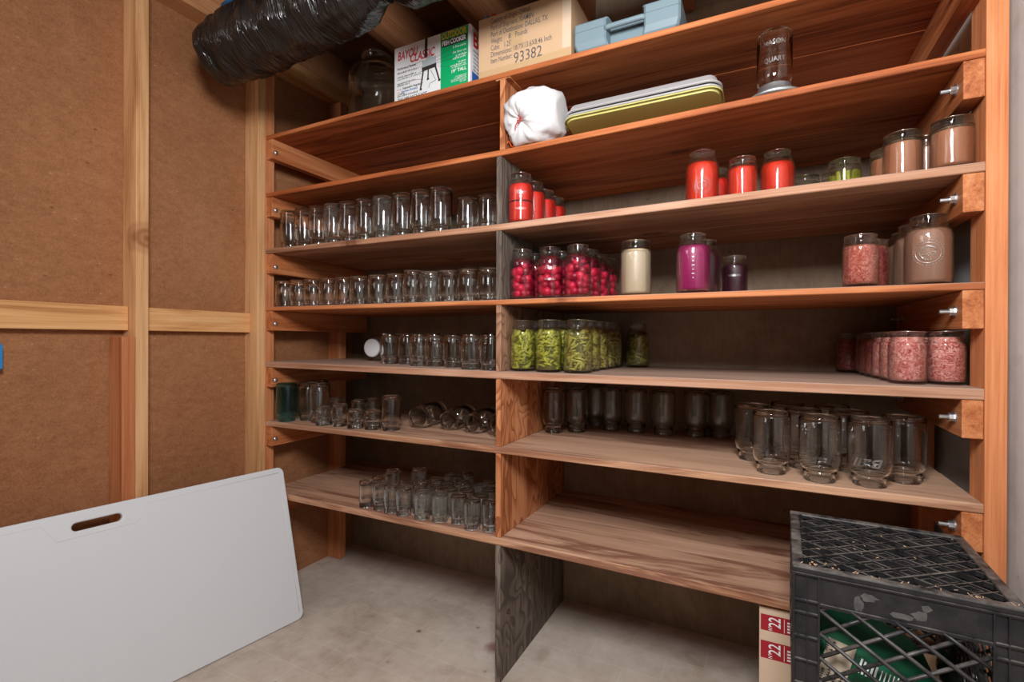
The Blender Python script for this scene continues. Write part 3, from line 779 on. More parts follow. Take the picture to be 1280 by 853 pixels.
for (x, y, t), lb in zip(sorted(ROW[(6, 'L', 'invback')])[1:] if False else [r for r in sorted(ROW[(6, 'L', 'invback')]) if r[2] == 'HS'],
                         ('small clear jar behind the third low tumbler on the sixth shelf', 'small clear jar behind the fourth low tumbler, deepest on the sixth shelf')):
    put_empty(6, x, y, t, lb, 'mixed jars on the sixth shelf')
for n, (x, y, t, rz, lb) in enumerate(((-1.262, .235, 'QW', .10, 'clear wide-mouth jar lying on its side beside the tall pint jar'),
                                       (-1.118, .245, 'QR', .05, 'clear narrow-neck jar lying on its side, second of four lying jars'),
                                       (-.990, .225, 'QR', .03, 'clear narrow-neck jar lying on its side, third of four lying jars'),
                                       (-.868, .215, 'QW', 0.0, 'clear wide-mouth jar lying on its side against the divider'))):
    H, r, rn, s_ = SPEC[t]
    o = empty_jar(t, 'glass', inv=False); o.rotation_euler = (R(90), 0, rz)
    o.location = (x-math.sin(rz)*H/2, y+math.cos(rz)*H/2, zp(6, x)+r)
    tag(o, lb, 'jar', 'jars lying on their sides')
# white-capped jar lying on the fifth shelf
t = 'BIG'; H, r, rn, s_ = SPEC[t]
big = thing('mason_jar', (-1.645, .30, zp(5, -1.645)+r), 'jar lying on its side with a white screw cap facing out', 'jar', world=False)
big.rotation_euler = (R(90), 0, .10)
g = glass_mb(t, 32, False); g.v = [(a, b, c-H) for a, b, c in g.v]; g.build('glass_body', 'glass_old', big)
MB().lathe([(0, .0012), (rn-.002, .0012), (rn+.0035, -.002), (rn+.0042, -.019), (rn+.0030, -.019), (rn+.0030, -.0022), (0, .0002)], 40).build('screw_cap', 'white_plastic', big)
# lowest shelf, left
for n, (x, y, t) in enumerate(sorted(ROW[(7, 'L', 'front')]), 1):
    put_empty(7, x, y, t, 'small clear jelly jar, %s from the wall in the front row, lowest shelf' % ORD[n], 'jelly jars on the lowest shelf', 'glass_old' if n in (5, 6) else 'glass')
bk = sorted(ROW[(7, 'L', 'back')]); n = m = 0
for x, y, t in bk:
    if t == 'JT':
        m += 1; lb = 'taller clear jar rising above the jelly jars, %s' % ('nearer the wall post' if m == 1 else 'nearer the divider')
    else:
        n += 1; lb = 'jelly jar behind the front row on the lowest shelf, %s going toward the divider' % ORD[n]
    put_empty(7, x, y, t, lb, 'jelly jars on the lowest shelf', 'glass_old' if n in (9, 14) else 'glass')

# --- right bay
x, y, t = ROW[(3, 'R', 'red')][0]
rows = sorted(ROW[(3, 'R', 'red')])
r0 = put_filled(3, *rows[0], 'tomato', 'quart jar of bright red sauce at the shelf edge against the divider', 'jars of red sauce')
emboss(r0, 'QR', [('Kerr', .098, .020, .034, .3), ('MASON', .045, .010, .034, 0)], rows[0][0], rows[0][1], False)
MB().lathe([(.0412, .0745), (.0418, .0745), (.0418, .0790), (.0412, .0790)], 36, close=True).build('sauce_gap', 'darkjuice', r0)
for n, (x, y, t) in enumerate(sorted(ROW[(3, 'R', 'redback')], key=lambda q: q[1])):
    if x < -.5:
        put_filled(3, x, y, t, 'tomato', 'jar of red sauce, %s in the column going back along the divider' % ORD[2+sum(1 for q in ROW[(3, 'R', 'redback')] if q[0] < -.5 and q[1] < y)], 'jars of red sauce')
    else:
        put_filled(3, x, y, 'QN', 'tomato', 'quart jar of red sauce mostly hidden behind the middle red jars', 'jars of red sauce')
r1 = put_filled(3, rows[1][0], rows[1][1], 'QN', 'tomato_b', 'large jar of orange-red sauce with a round raised emblem, third shelf', 'jars of red sauce')
put_filled(3, rows[2][0], rows[2][1], 'PR', 'tomato_b', 'smaller pint jar of orange-red sauce between two larger red jars', 'jars of red sauce')
put_filled(3, rows[3][0], rows[3][1], 'QN', 'tomato_b', 'large jar of orange-red sauce beside the low pickle jars', 'jars of red sauce')
def ring_emblem(jar, t, x, y, zc, rad, name='embossed_emblem'):
    H, r, rn, s_ = SPEC[t]; g = MB(); ang = math.atan2(-1.46-y, -x)-jar.rotation_euler.z; rn_ = random.Random(5)
    pt = lambda u, v, l=.0008: ((r+l)*math.cos(ang+u/r), (r+l)*math.sin(ang+u/r), zc+v)
    for k in range(30):
        a = 2*math.pi*k/30; p = pt(rad*math.cos(a), rad*math.sin(a)); g.ball(p, .0013, 6)
    g.tube([pt(rad*.82*math.cos(2*math.pi*k/32), rad*.82*math.sin(2*math.pi*k/32)) for k in range(33)], .0006, 5)
    for k in range(34):
        a = rn_.uniform(0, 6.28); q = rad*.6*math.sqrt(rn_.random()); g.ball(pt(q*math.cos(a)*.8, q*math.sin(a)), .0014, 6)
    g.tube([pt(rad*.55*math.cos(a), rad*.55*math.sin(a)) for a in (0.3, .9, 1.6, 2.4, 3.2, 4.0, 4.6)], .0012, 5)
    return g.build(name, 'emboss', jar)
ring_emblem(r1, 'QN', rows[1][0], rows[1][1], .062, .026)
pk = sorted(ROW[(3, 'R', 'pick')])
put_filled(3, *pk[0], 'pickle', 'low jar of green pickle pieces next to the large orange-red jar', 'jars of green pickles')
put_filled(3, *pk[1], 'pickle', 'low jar of upright green pickle spears, nearer the brown jars', 'jars of green pickles')
put_filled(3, *ROW[(3, 'R', 'pickback')][0], 'pickle', 'low jar of green pickles hidden behind the spear jar', 'jars of green pickles')
br = sorted(ROW[(3, 'R', 'brown')])
for q, lb in zip(br, ('small sliver of a brown jar behind the left brown jar on the third shelf', 'wide jar of brown fruit butter with a dark ring, left of the brown group',
                      'jar of brown fruit butter showing between the two front brown jars', 'wide jar of brown fruit butter at the right post under the cleat')):
    put_filled(3, *q, 'brown', lb, 'jars of brown fruit butter')
bt = sorted(ROW[(4, 'R', 'beet')])
for n, (x, y, t) in enumerate(bt):
    b = put_filled(4, x, y, 'QN' if n == 2 and False else t, 'beet', ('jar of whole red beets at the shelf edge, %s' % ('against the divider', 'middle of three', 'nearest the cream-coloured jar')[n]), 'jars of pickled beets')
    if n == 1: emboss(b, t, [('MASON', .062, .010, .034, 0), ('Ball', .098, .020, .034, .3)], x, y, False)
bb = sorted(ROW[(4, 'R', 'beetback')], key=lambda q: (round(q[1], 1), q[0]))
for n, (x, y, t) in enumerate(bb):
    put_filled(4, x, y, t, 'beet', 'dark jar of beets, %s one behind the %s front beet jar' % (ORD[n//3+1], ('divider-side', 'middle', 'outer')[n % 3]), 'jars of pickled beets')
x, y, t = ROW[(4, 'R', 'cream')][0]
cj = put_filled(4, x, y, t, 'cream', 'wide-mouth jar of cloudy cream-coloured liquid standing alone', 'jars of liquid on the fourth shelf')
cj.rotation_euler.z = math.atan2(-1.46-y, -x)
mg = put_filled(4, *ROW[(4, 'R', 'magenta')][0][:2], 'QN', 'magenta', 'quart jar of bright magenta juice', 'jars of liquid on the fourth shelf')
x, y, _ = ROW[(4, 'R', 'magenta')][0]
emboss(mg, 'QN', [('-', .04+.012*k, .012, .004+.003*(k % 2), 0) for k in range(8)], x, y, False)
put_filled(4, *ROW[(4, 'R', 'magentaback')][0][:2], 'QN', 'darkjuice', 'dark jar directly behind the magenta jar', 'jars of liquid on the fourth shelf')
x, y, t = ROW[(4, 'R', 'dark')][0]
dk = put_filled(4, x, y, t, 'darkjuice', 'pint jar of almost black purple preserve right of the magenta jar', 'jars of liquid on the fourth shelf')
emboss(dk, t, [('MASON', .065, .010, .036, 0)], x, y, False)
put_filled(4, *ROW[(4, 'R', 'relish')][0], 'relish', 'pint jar of chopped pink relish on the fourth shelf edge', 'jars of relish')
put_filled(4, *ROW[(4, 'R', 'relishback')][0], 'meat_dark', 'dark jar just behind the chopped pink relish jar', 'jars of relish')
x, y, _ = ROW[(4, 'R', 'cider')][0]
cd = put_filled(4, x, y, 'QN', 'cider', 'large jar of cloudy brown cider with a round fruit emblem, in front', 'jars of brown cider')
ring_emblem(cd, 'QN', x, y, .078, .030)
for n, (x, y, t) in enumerate(sorted(ROW[(4, 'R', 'ciderback')], key=lambda q: q[1]), 2):
    put_filled(4, x, y, 'QN', 'cider', 'jar of brown cider, %s in the column behind the emblem jar' % ORD[n], 'jars of brown cider')
bn = sorted(ROW[(5, 'R', 'bean')])
for n, (x, y, t) in enumerate(bn):
    put_filled(5, x, y, 'QN' if n == 2 else 'QR', 'bean2' if n == 2 else 'bean', 'jar of cut green beans at the shelf edge, %s' % ('against the divider', 'middle of three', 'largest and most olive, outer of three')[n], 'jars of green beans')
bb = sorted(ROW[(5, 'R', 'beanback')], key=lambda q: q[1])
for n in range(4):
    for m, (x, y, t) in enumerate(sorted(bb[3*n:3*n+3])):
        put_filled(5, x, y, 'QR', 'bean2' if m == 2 else 'bean', 'jar of green beans, %s one behind the %s front bean jar' % (ORD[n+1], ('divider-side', 'middle', 'olive')[m]), 'jars of green beans')
put_filled(5, *ROW[(5, 'R', 'beanlone')][0], 'bean2', 'single dark jar of green beans standing apart at the back wall', 'jars of green beans')
mt = sorted(ROW[(5, 'R', 'meat')])
put_filled(5, *mt[1], 'meat', 'pint jar of shredded pink preserve touching the right post', 'jars of shredded pink preserve')
put_filled(5, *mt[0], 'meat', 'pint jar of shredded pink preserve at the edge, left of the post jar', 'jars of shredded pink preserve')
for n, (x, y, t) in enumerate(sorted(ROW[(5, 'R', 'meatback')], key=lambda q: q[1]), 2):
    put_filled(5, x, y, t, 'meat' if n < 4 else 'meat_dark', 'pint jar of pink preserve, %s in the left column going back' % ORD[n], 'jars of shredded pink preserve')
for n, (x, y, t) in enumerate(sorted(ROW[(5, 'R', 'meatback2')], key=lambda q: q[1]), 2):
    put_filled(5, x, y, t, 'meat', 'pint jar of pink preserve, %s in the column along the right post' % ORD[n], 'jars of shredded pink preserve')
put_filled(5, *ROW[(5, 'R', 'meatlone')][0], 'meat_dark', 'single dark red pint jar at the back wall, left of the pink jars', 'jars of shredded pink preserve')
bk = sorted(ROW[(6, 'R', 'invback')])
k = 0
for x, y, t in bk:
    if abs(x+.625) < .01: lb = 'empty jar against the back wall, half hidden behind the second dim jar'
    else: k += 1; lb = 'dim empty jar near the back wall, %s from the divider on the sixth shelf' % ORD[k]
    put_empty(6, x, y, 'QR', lb, 'empty jars at the back of the sixth shelf')
fr = sorted(ROW[(6, 'R', 'inv')])
labs = ('large clear jar upside down, rear left corner of the front cluster', 'large upside-down clear jar at the shelf edge, leftmost of the front three', 'large upside-down clear jar at the shelf edge, middle of the front three',
        'large clear jar with raised script lettering, upside down at the shelf edge', 'large clear jar upside down, nearest the right post')
for n, ((x, y, t), lb) in enumerate(zip(fr, labs)):
    o = put_empty(6, x, y, 'QN', lb, 'large upside-down jars above the crate')
    if n == 3: emboss(o, 'QN', [('Ball', .074, .030, .056, .35)], x, y, True)
    if n == 2: emboss(o, 'QN', [('MASON', .070, .011, .032, 0)], x, y, True)
for (x, y, t), lb in zip(sorted(ROW[(6, 'R', 'inv2')]), ('large clear jar in the second row behind the left and middle edge jars', 'large clear jar in the second row behind the script-lettered jar')):
    put_empty(6, x, y, 'QN', lb, 'large upside-down jars above the crate')
for (x, y, t), lb in zip(sorted(ROW[(6, 'R', 'inv3')]), ('large clear jar in the deepest row of the cluster, nearer the divider', 'large clear jar in the deepest row of the cluster, nearer the right post')):
    put_empty(6, x, y, 'QN', lb, 'large upside-down jars above the crate')

for r_ in list(PROTO.values()):
    for ch in list(r_.children): bpy.data.objects.remove(ch)
    bpy.data.objects.remove(r_)
for r_ in EPROTO.values(): bpy.data.objects.remove(r_)
from mathutils import noise as mn
# ------------------------------------------------------------------ white panel leaning on the studs
def mesh_from_curve(splines, extrude, bevel):
    cu = bpy.data.curves.new('outline', 'CURVE'); cu.dimensions = '2D'; cu.fill_mode = 'BOTH'; cu.extrude = extrude; cu.bevel_depth = bevel; cu.bevel_resolution = 2
    for pts in splines:
        sp = cu.splines.new('POLY'); sp.points.add(len(pts)-1); sp.use_cyclic_u = True
        for q, p in zip(sp.points, pts): q.co = (p[0], p[1], 0, 1)
    ob = bpy.data.objects.new('outline', cu); COL.objects.link(ob); bpy.context.view_layer.update()
    ev = ob.evaluated_get(bpy.context.evaluated_depsgraph_get()); me = ev.to_mesh()
    vs = [v.co.copy() for v in me.vertices]; fs = [tuple(p.vertices) for p in me.polygons]
    ev.to_mesh_clear(); bpy.data.objects.remove(ob); bpy.data.curves.remove(cu)
    return vs, fs
def rrect(x0, x1, y0, y1, r, n=6):
    out = []
    for cx, cy, a in ((x1-r, y1-r, 0), (x0+r, y1-r, 90), (x0+r, y0+r, 180), (x1-r, y0+r, 270)):
        for k in range(n+1):
            t = R(a+90*k/n); out.append((cx+r*math.cos(t), cy+r*math.sin(t)))
    return out
hd, ln, PH, PL = .1514, .2722, .625, 1.05
e = Vector((-math.sin(hd), -math.cos(hd), 0)); nrm_h = Vector((-math.cos(hd), math.sin(hd), 0))
w = Vector((0, 0, 1))*math.cos(ln)+nrm_h*math.sin(ln); nf = e.cross(w)
if nf.x < 0: nf = -nf
pan = thing('utility_board', (-1.7093, -.0307, .0), 'large white plastic board with a slotted hand grip leaning against the stud wall', 'board')
TK = .022
vs, fs = mesh_from_curve([rrect(0, PL, 0, PH, .022, 6), rrect(.570, .712, .562, .598, .0178, 6)], TK/2-.005, .005)
A0 = Vector((-1.7093, -.0307, .008))
mb = MB(); P3 = lambda a, b, l=0: A0+e*a+w*b+nf*(l-TK/2)
mb.add([P3(v.x, v.y, v.z) for v in vs], fs); mb.build('board_body', 'white_plastic', pan)
mb = MB()
def rib(pts): mb.tube([P3(a, b, TK/2-.0002) for a, b in pts], .0011, 6)
rib([(.02, .607), (.50, .607), (.535, .548), (.745, .548), (.78, .607), (1.03, .607)]); rib([(.014, .02), (.014, .60)])
mb.build('moulded_rib', 'white_plastic', pan)

# ------------------------------------------------------------------ loose stud offcut and blue box on the left wall
o = MB().box(XW+.0015, XL+.001, -.5575, -.5160, .001, 1.185, .002).build('wooden_post', 'loose')
tag(o, 'reddish short two-by-four standing against the stud behind the white panel', 'lumber')
bb = thing('outlet_box', (-2.084, -.90, 1.12), 'bright blue plastic electrical box on the fibreboard at the photo edge', 'electrical box')
MB().box(XW+.0005, XW+.036, -.952, -.847, 1.078, 1.166, .004).build('box_body', 'blue', bb)
MB().box(XW+.0365, XW+.040, -.955, -.8445, 1.085, 1.159, .0015).build('cover_plate', 'blue', bb)

# ------------------------------------------------------------------ things on the top shelf
z1 = lambda x: ztop(1, x)+.0012
can = thing('glass_canister', (-1.512, .19, z1(-1.512)+.002), 'large round clear glass canister on the top shelf behind the fish cooker box', 'jar', world=False)
o_ = [(0, .006), (.085, .006), (.105, .0), (.117, .006), (.121, .02), (.121, .225), (.117, .248), (.104, .264), (.085, .272), (.068, .278), (.063, .288), (.063, .315), (.0665, .320), (.0665, .325), (.063, .327)]
i_ = [(.059, .325), (.059, .286), (.065, .274), (.084, .267), (.101, .260), (.113, .246), (.117, .224), (.117, .02), (.105, .010), (0, .010)]
MB().lathe(o_+i_, 44).build('glass_body', 'glass_real', can)
MB().lathe([(.0672, .322), (.071, .323), (.071, .329), (.0672, .330)], 44, close=True).build('rim_band', 'glass', can)

zf = max(z1(-1.27), z1(-.92))
X0, Y0, Wd, Hh = -1.268, .02, .346, .214
fc = thing('fish_cooker_box', (X0, Y0, zf), 'white and green printed box reading OUTDOOR FISH COOKER on the top shelf', 'box')
MB().box(X0, X0+Wd, Y0, Y0+.30, zf, zf+Hh, .0012).build('carton', 'paper_white', fc)
EX, EZ, NY = Vector((1, 0, 0)), Vector((0, 0, 1)), Vector((0, -1, 0))
def rect(mb, o, ex, ez, nr, x0, x1, y0, y1, l):
    o = Vector(o); mb.add([o+ex*x+ez*y+nr*l for x, y in ((x0, y0), (x1, y0), (x1, y1), (x0, y1))], [(0, 1, 2, 3)])
O = (X0, Y0, zf)
mb = MB(); rect(mb, O, EX, EZ, NY, Wd*.63, Wd*.975, .002, Hh-.002, .0004); mb.build('green_panel', 'paper_green', fc)
mb = MB(); rect(mb, O, EX, EZ, NY, Wd*.645, Wd*.965, Hh*.735, Hh*.855, .0007); mb.build('black_band', 'ink', fc)
at = lambda fx, fz: Vector(O)+EX*(Wd*fx)+EZ*(Hh*fz)
mb = MB(); put_text(mb, 'OUTDOOR', at(.645, .87), EX, EZ, NY, .032, Wd*.31, bold=.03, lift=.0009); mb.build('yellow_lettering', 'ink_yellow', fc)
mb = MB(); put_text(mb, 'FISH COOKER', at(.655, .762), EX, EZ, NY, .024, Wd*.295, bold=.03, lift=.0011)
put_text(mb, '19" TALL', at(.955, .255), EX, EZ, NY, .017, bold=.02, lift=.0009, align='R')
for k, (z_, h_, w_) in enumerate(((.665, .013, .165), (.575, .013, .17), (.515, .012, .13), (.472, .012, .17), (.40, .012, .10), (.36, .012, .20), (.33, .009, .18), (.17, .008, .13), (.145, .008, .15), (.12, .008, .19), (.095, .008, .19), (.065, .009, .08))):
    scribble(mb, at(.955, z_), EX, EZ, NY, h_, Wd*w_, align='R', seed=k)
mb.build('white_lettering', 'ink_white', fc)
mb = MB(); put_text(mb, 'BAYOU', at(.05, .76), EX, EZ, NY, .046, Wd*.27, bold=.02, shear=.12, lift=.0009)
put_text(mb, 'CLASSIC', at(.22, .66), EX, EZ, NY, .044, Wd*.33, bold=.02, shear=.12, lift=.0012)
scribble(mb, at(.045, .22), EX, EZ, NY, .011, Wd*.055, seed=31); scribble(mb, at(.045, .165), EX, EZ, NY, .011, Wd*.04, seed=32)
mb.build('red_lettering', 'ink_red', fc)
mb = MB()
put_text(mb, 'Perforated Basket', at(.045, .585), EX, EZ, NY, .0125, bold=.015, lift=.0009)
put_text(mb, 'Adjustable Regulator', at(.115, .22), EX, EZ, NY, .0115, bold=.015, lift=.0009)
for k, (z_, w_) in enumerate(((.51, .30), (.435, .27), (.40, .33), (.32, .26), (.285, .18), (.13, .11), (.095, .30))): scribble(mb, at(.045, z_), EX, EZ, NY, .0115 if w_ < .32 else .008, Wd*w_, seed=50+k)
put_text(mb, 'THIS APPLIANCE IS NOT', at(.05, .018), EX, EZ, NY, .016, Wd*.40, bold=.01, lift=.0009)
mb.build('black_lettering', 'ink', fc)
mb = MB(); put_text(mb, 'Stainless Braided', at(.10, .165), EX, EZ, NY, .0115, bold=.01, lift=.0009); mb.build('blue_lettering', 'ink_blue', fc)
mb = MB()
def line(mb, a, b, wd, l=.0010):
    p, q = at(*a), at(*b); d = (q-p).normalized(); s_ = d.cross(NY)*wd
    mb.add([p+s_+NY*l, q+s_+NY*l, q-s_+NY*l, p-s_+NY*l], [(0, 1, 2, 3)])
line(mb, (.445, 1.0), (.437, .66), .0062, .0016)                       # dark handle above the pot
line(mb, (.385, .47), (.575, .49), .0085, .0013)
line(mb, (.405, .46), (.365, .13), .0034); line(mb, (.56, .47), (.615, .20), .0034); line(mb, (.47, .45), (.465, .28), .0030)
line(mb, (.355, .125), (.385, .13), .003); line(mb, (.60, .195), (.63, .205), .003); line(mb, (.45, .272), (.48, .277), .003)
line(mb, (.50, .42), (.57, .22), .0007); line(mb, (.57, .22), (.49, .19), .0007); line(mb, (.49, .19), (.475, .12), .0007)
for a, b in (((.27, .60), (.40, .63)), ((.36, .52), (.42, .53)), ((.33, .44), (.44, .44)), ((.30, .33), (.40, .30)), ((.56, .60), (.80, .70)), ((.57, .55), (.80, .59)), ((.57, .51), (.80, .50)), ((.60, .44), (.80, .36))): line(mb, a, b, .0004)
mb.build('picture_stand', 'ink', fc)
mb = MB(); mb.add([at(.395, .50)+NY*.0014, at(.57, .515)+NY*.0014, at(.575, .64)+NY*.0014, at(.385, .62)+NY*.0014], [(0, 1, 2, 3)])
mb.add([at(.43, .63)+NY*.0014, at(.53, .64)+NY*.0014, at(.50, .675)+NY*.0014, at(.46, .67)+NY*.0014], [(0, 1, 2, 3)]); mb.build('picture_pot', 'ink_grey', fc)
mb = MB(); EYs = Vector((0, 1, 0)); NX = Vector((1, 0, 0)); Os = (X0+Wd, Y0, zf)
put_text(mb, 'B', Vector(Os)+EYs*.02+EZ*(Hh*.68), EYs, EZ, NX, .07, bold=.03); mb.build('side_lettering', 'ink_red', fc)
mb = MB()
for k in range(6): scribble(mb, Vector(Os)+EYs*.02+EZ*(Hh*(.58-.065*k)), EYs, EZ, NX, .013, .16, seed=70+k)
mb.build('side_small_print', 'ink', fc)
mb = MB(); rect(mb, Os, EYs, EZ, NX, .012, .12, .004, .05, .0005); mb.build('blue_panel', 'ink_blue', fc)

X0, Wd, Hh = -.885, .345, .213; zf = max(z1(-.885), z1(-.54)); Y0 = .016
cb = thing('cardboard_box', (X0, Y0, zf), 'brown cardboard box printed with item number 93382 on the top shelf', 'box')
MB().box(X0, X0+Wd, Y0, Y0+.46, zf, zf+Hh, .0015).build('carton', 'card', cb)
O = (X0, Y0, zf); at = lambda fx, fz: Vector(O)+EX*(Wd*fx)+EZ*(Hh*fz)
mb = MB()
rows_ = (('Country of Origin: CHINA', .145, .875, .44), ('Port of Shipment: XIAMEN', .145, .765, .47), ('Port of Destination: DALLAS, TX', .145, .655, .62), ('Weight:', .145, .545, .13), ('8', .345, .545, .025), ('Pounds', .42, .545, .13),
         ('Cube:', .145, .435, .10), ("1.25'", .30, .435, .075), ('Dimensions: 18.7X13.6X8.46 Inch', .145, .33, .66), ('Item Number:', .145, .225, .24))
for s_, fx, fz, wd in rows_: put_text(mb, s_, at(fx, fz), EX, EZ, NY, .0255, Wd*wd, bold=.006)
put_text(mb, '93382', at(.405, .125), EX, EZ, NY, .052, Wd*.30, bold=.0)
mb.build('printed_lettering', 'ink_soft', cb)
mb = MB(); mb.box(X0+.002, X0+Wd-.002, Y0-.0006, Y0+.2, zf+.0005, zf+.028)
mb.box(X0+Wd*.36, X0+Wd*.50, Y0-.0003, Y0-.0001, zf+Hh*.36, zf+Hh*.97); mb.build('packing_tape', 'tape', cb)
mb = MB(); mb.box(X0+Wd-.03, X0+Wd-.0005, Y0-.0008, Y0-.0003, zf+.03, zf+Hh-.002); mb.build('worn_corner', 'card_pale', cb)
for nm, x, m_ in (('plastic_clip', -.868, 'blue'), ('plastic_clip', -.838, 'redplastic')):
    o = MB().box(x, x+.018, .022, .05, zf+Hh+.001, zf+Hh+.013, .003).build(nm, m_)
    tag(o, '%s plastic clip lying on top of the brown cardboard box' % ('small blue' if m_ == 'blue' else 'small red'), 'clip', 'clips on the cardboard box')

# moulded tool case
X0, Wd, Y0 = -.530, .325, .012; zf = z1(-.53)
tcs = thing('tool_case', (X0, Y0, zf), 'blue-grey moulded plastic tool case with recessed handle on the top shelf', 'case')
vs, fs = mesh_from_curve([[(0, 0), (.325, 0), (.325, .27), (0, .27)]], .02, .004)
def case_half(name, za, zb_, front):
    m_ = MB()
    # plan outline with a notch for the handle in front
    pl = [(.006, 0), (.098, 0), (.104, .006), (.108, .044), (.216, .044), (.220, .006), (.226, 0), (.319, 0), (.325, .008), (.325, .262), (.317, .27), (.008, .27), (0, .262), (0, .006)]
    n = len(pl); c = .006; cx, cy = .1625, .135
    ins = lambda p, d: (p[0]+(cx-p[0])/max(abs(cx-p[0]), 1e-6)*d if abs(cx-p[0]) > .02 else p[0], p[1]+(cy-p[1])/max(abs(cy-p[1]), 1e-6)*d)
    lev = [(za, .0 if front else .0), (zb_-c, 0), (zb_, c)] if name == 'lid' else [(za, .016), (za+.012, .006), (za+.03, 0), (zb_, 0)]
    vs = []
    for z, d in lev: vs += [(X0+ins(p, d)[0], Y0+ins(p, d)[1], zf+z) for p in pl]
    fs = [tuple(range(n-1, -1, -1)), tuple((len(lev)-1)*n+k for k in range(n))]
    for l in range(len(lev)-1):
        for k in range(n): fs.append((l*n+k, l*n+(k+1) % n, (l+1)*n+(k+1) % n, (l+1)*n+k))
    m_.add(vs, fs); return m_.build(name, 'case', tcs)
case_half('case_base', .0, .066, True); case_half('lid', .0668, .096, True)
mb = MB(); mb.tube([(X0+.100, Y0+.008, zf+.060), (X0+.110, Y0+.006, zf+.062), (X0+.214, Y0+.006, zf+.062), (X0+.224, Y0+.008, zf+.060)], .0085, 10); mb.build('handle', 'case', tcs)
mb = MB().box(X0+.003, X0+.322, Y0+.05, Y0+.268, zf+.0660, zf+.0668); mb.build('seam', 'case_dark', tcs)

# ------------------------------------------------------------------ black wrapped duct and black bundle under the ceiling
def wrapped(path, r0, seed, n=44, per=26, wr=.012):
    P = [Vector(p) for p in path]; L = []
    for i in range(len(P)-1):
        for k in range(per): L.append(P[i].lerp(P[i+1], k/per))
    L.append(P[-1])
    mb = MB(); vs = []; fs = []; N_ = len(L)
    for i, p in enumerate(L):
        t = (L[min(i+1, N_-1)]-L[max(i-1, 0)]).normalized(); up = Vector((0, 0, 1)); a = t.cross(up).normalized(); b = a.cross(t)
        q = i/(N_-1); base = r0(q)
        for k in range(n):
            an = 2*math.pi*k/n
            d = mn.noise(Vector((p.x*16+seed, math.cos(an)*1.4, math.sin(an)*1.4)))*wr+mn.noise(Vector((p.x*45+seed, math.cos(an)*1.6, math.sin(an)*1.6)))*wr*.55+mn.noise(Vector((p.x*5+seed, math.cos(an)*2.5, math.sin(an)*2.5)))*wr*.8
            vs.append(p+(a*math.cos(an)+b*math.sin(an))*max(.004, base+d*min(1, base/.05)))
    for i in range(N_-1):
        for k in range(n): fs.append((i*n+k, i*n+(k+1) % n, (i+1)*n+(k+1) % n, (i+1)*n+k))
    fs.append(tuple(range(n-1, -1, -1))); fs.append(tuple((N_-1)*n+k for k in range(n)))
    mb.add(vs, fs, True); return mb
duct = thing('wrapped_duct', (-1.5, -.31, 2.29), 'thick roll wrapped in wrinkled black plastic hanging in front of the top shelf', 'duct')
ca = lambda q: .104*min(1, math.sin(min(1, q/.10+.02)*math.pi/2)) if q < .10 else (.104+.014*min(1, (q-.1)/.3) if q < .88 else .118-.052*((q-.88)/.12)**1.5)
wrapped([(-1.885, -.30, 2.275), (-1.80, -.30, 2.272), (-1.60, -.305, 2.272), (-1.30, -.31, 2.283), (-1.045, -.31, 2.300)], ca, 3).build('wrapped_section', 'black_film', duct)
cb_ = lambda q: .066+.045*min(1, q/.08) if q < .08 else .111
wrapped([(-1.035, -.31, 2.302), (-.80, -.285, 2.310), (-.50, -.25, 2.325), (-.20, -.22, 2.335), (.10, -.20, 2.34)], cb_, 11, wr=.005).build('wrapped_section', 'black_film', duct)
mb = MB(); mb.tube([(-1.040, -.31+.071*math.cos(2*math.pi*k/24), 2.301+.071*math.sin(2*math.pi*k/24)) for k in range(25)], .007, 8); mb.build('tie', 'black_film', duct)
for x, z, y in ((-.10, 2.336, -.213),):
    mb = MB(); q = [(x, y+.124*math.cos(a), z+.124*math.sin(a)) for a in [R(190+16*k) for k in range(11)]]
    mb.tube([(x, y-.122, ZC-.001)]+q+[(x, y+.122, ZC-.001)], .004, 6); mb.build('hanger_strap', 'zinc', duct)
bun = thing('black_bundle', (-1.78, -.12, 2.62), 'black plastic bundle with a blue rod stuffed under the ceiling joists above the roll', 'bundle')
wrapped([(-1.965, -.13, 2.630), (-1.9, -.13, 2.625), (-1.75, -.13, 2.62), (-1.55, -.13, 2.62)], lambda q: .025+.085*min(1, math.sin(min(1, q/.3)*math.pi/2)), 23, per=14).build('bundle_body', 'black_film', bun)
mb = MB(); mb.tube([(-1.915, -.25, 2.512), (-1.84, -.255, 2.518), (-1.75, -.262, 2.524), (-1.55, -.27, 2.535)], .0085, 10); mb.build('blue_rod', 'blue', bun)
mb = MB(); mb.tube([(-1.70, -.13, 2.70), (-1.70, -.13, ZC-.001)], .004, 6); mb.build('hanger_wire', 'zinc', bun)

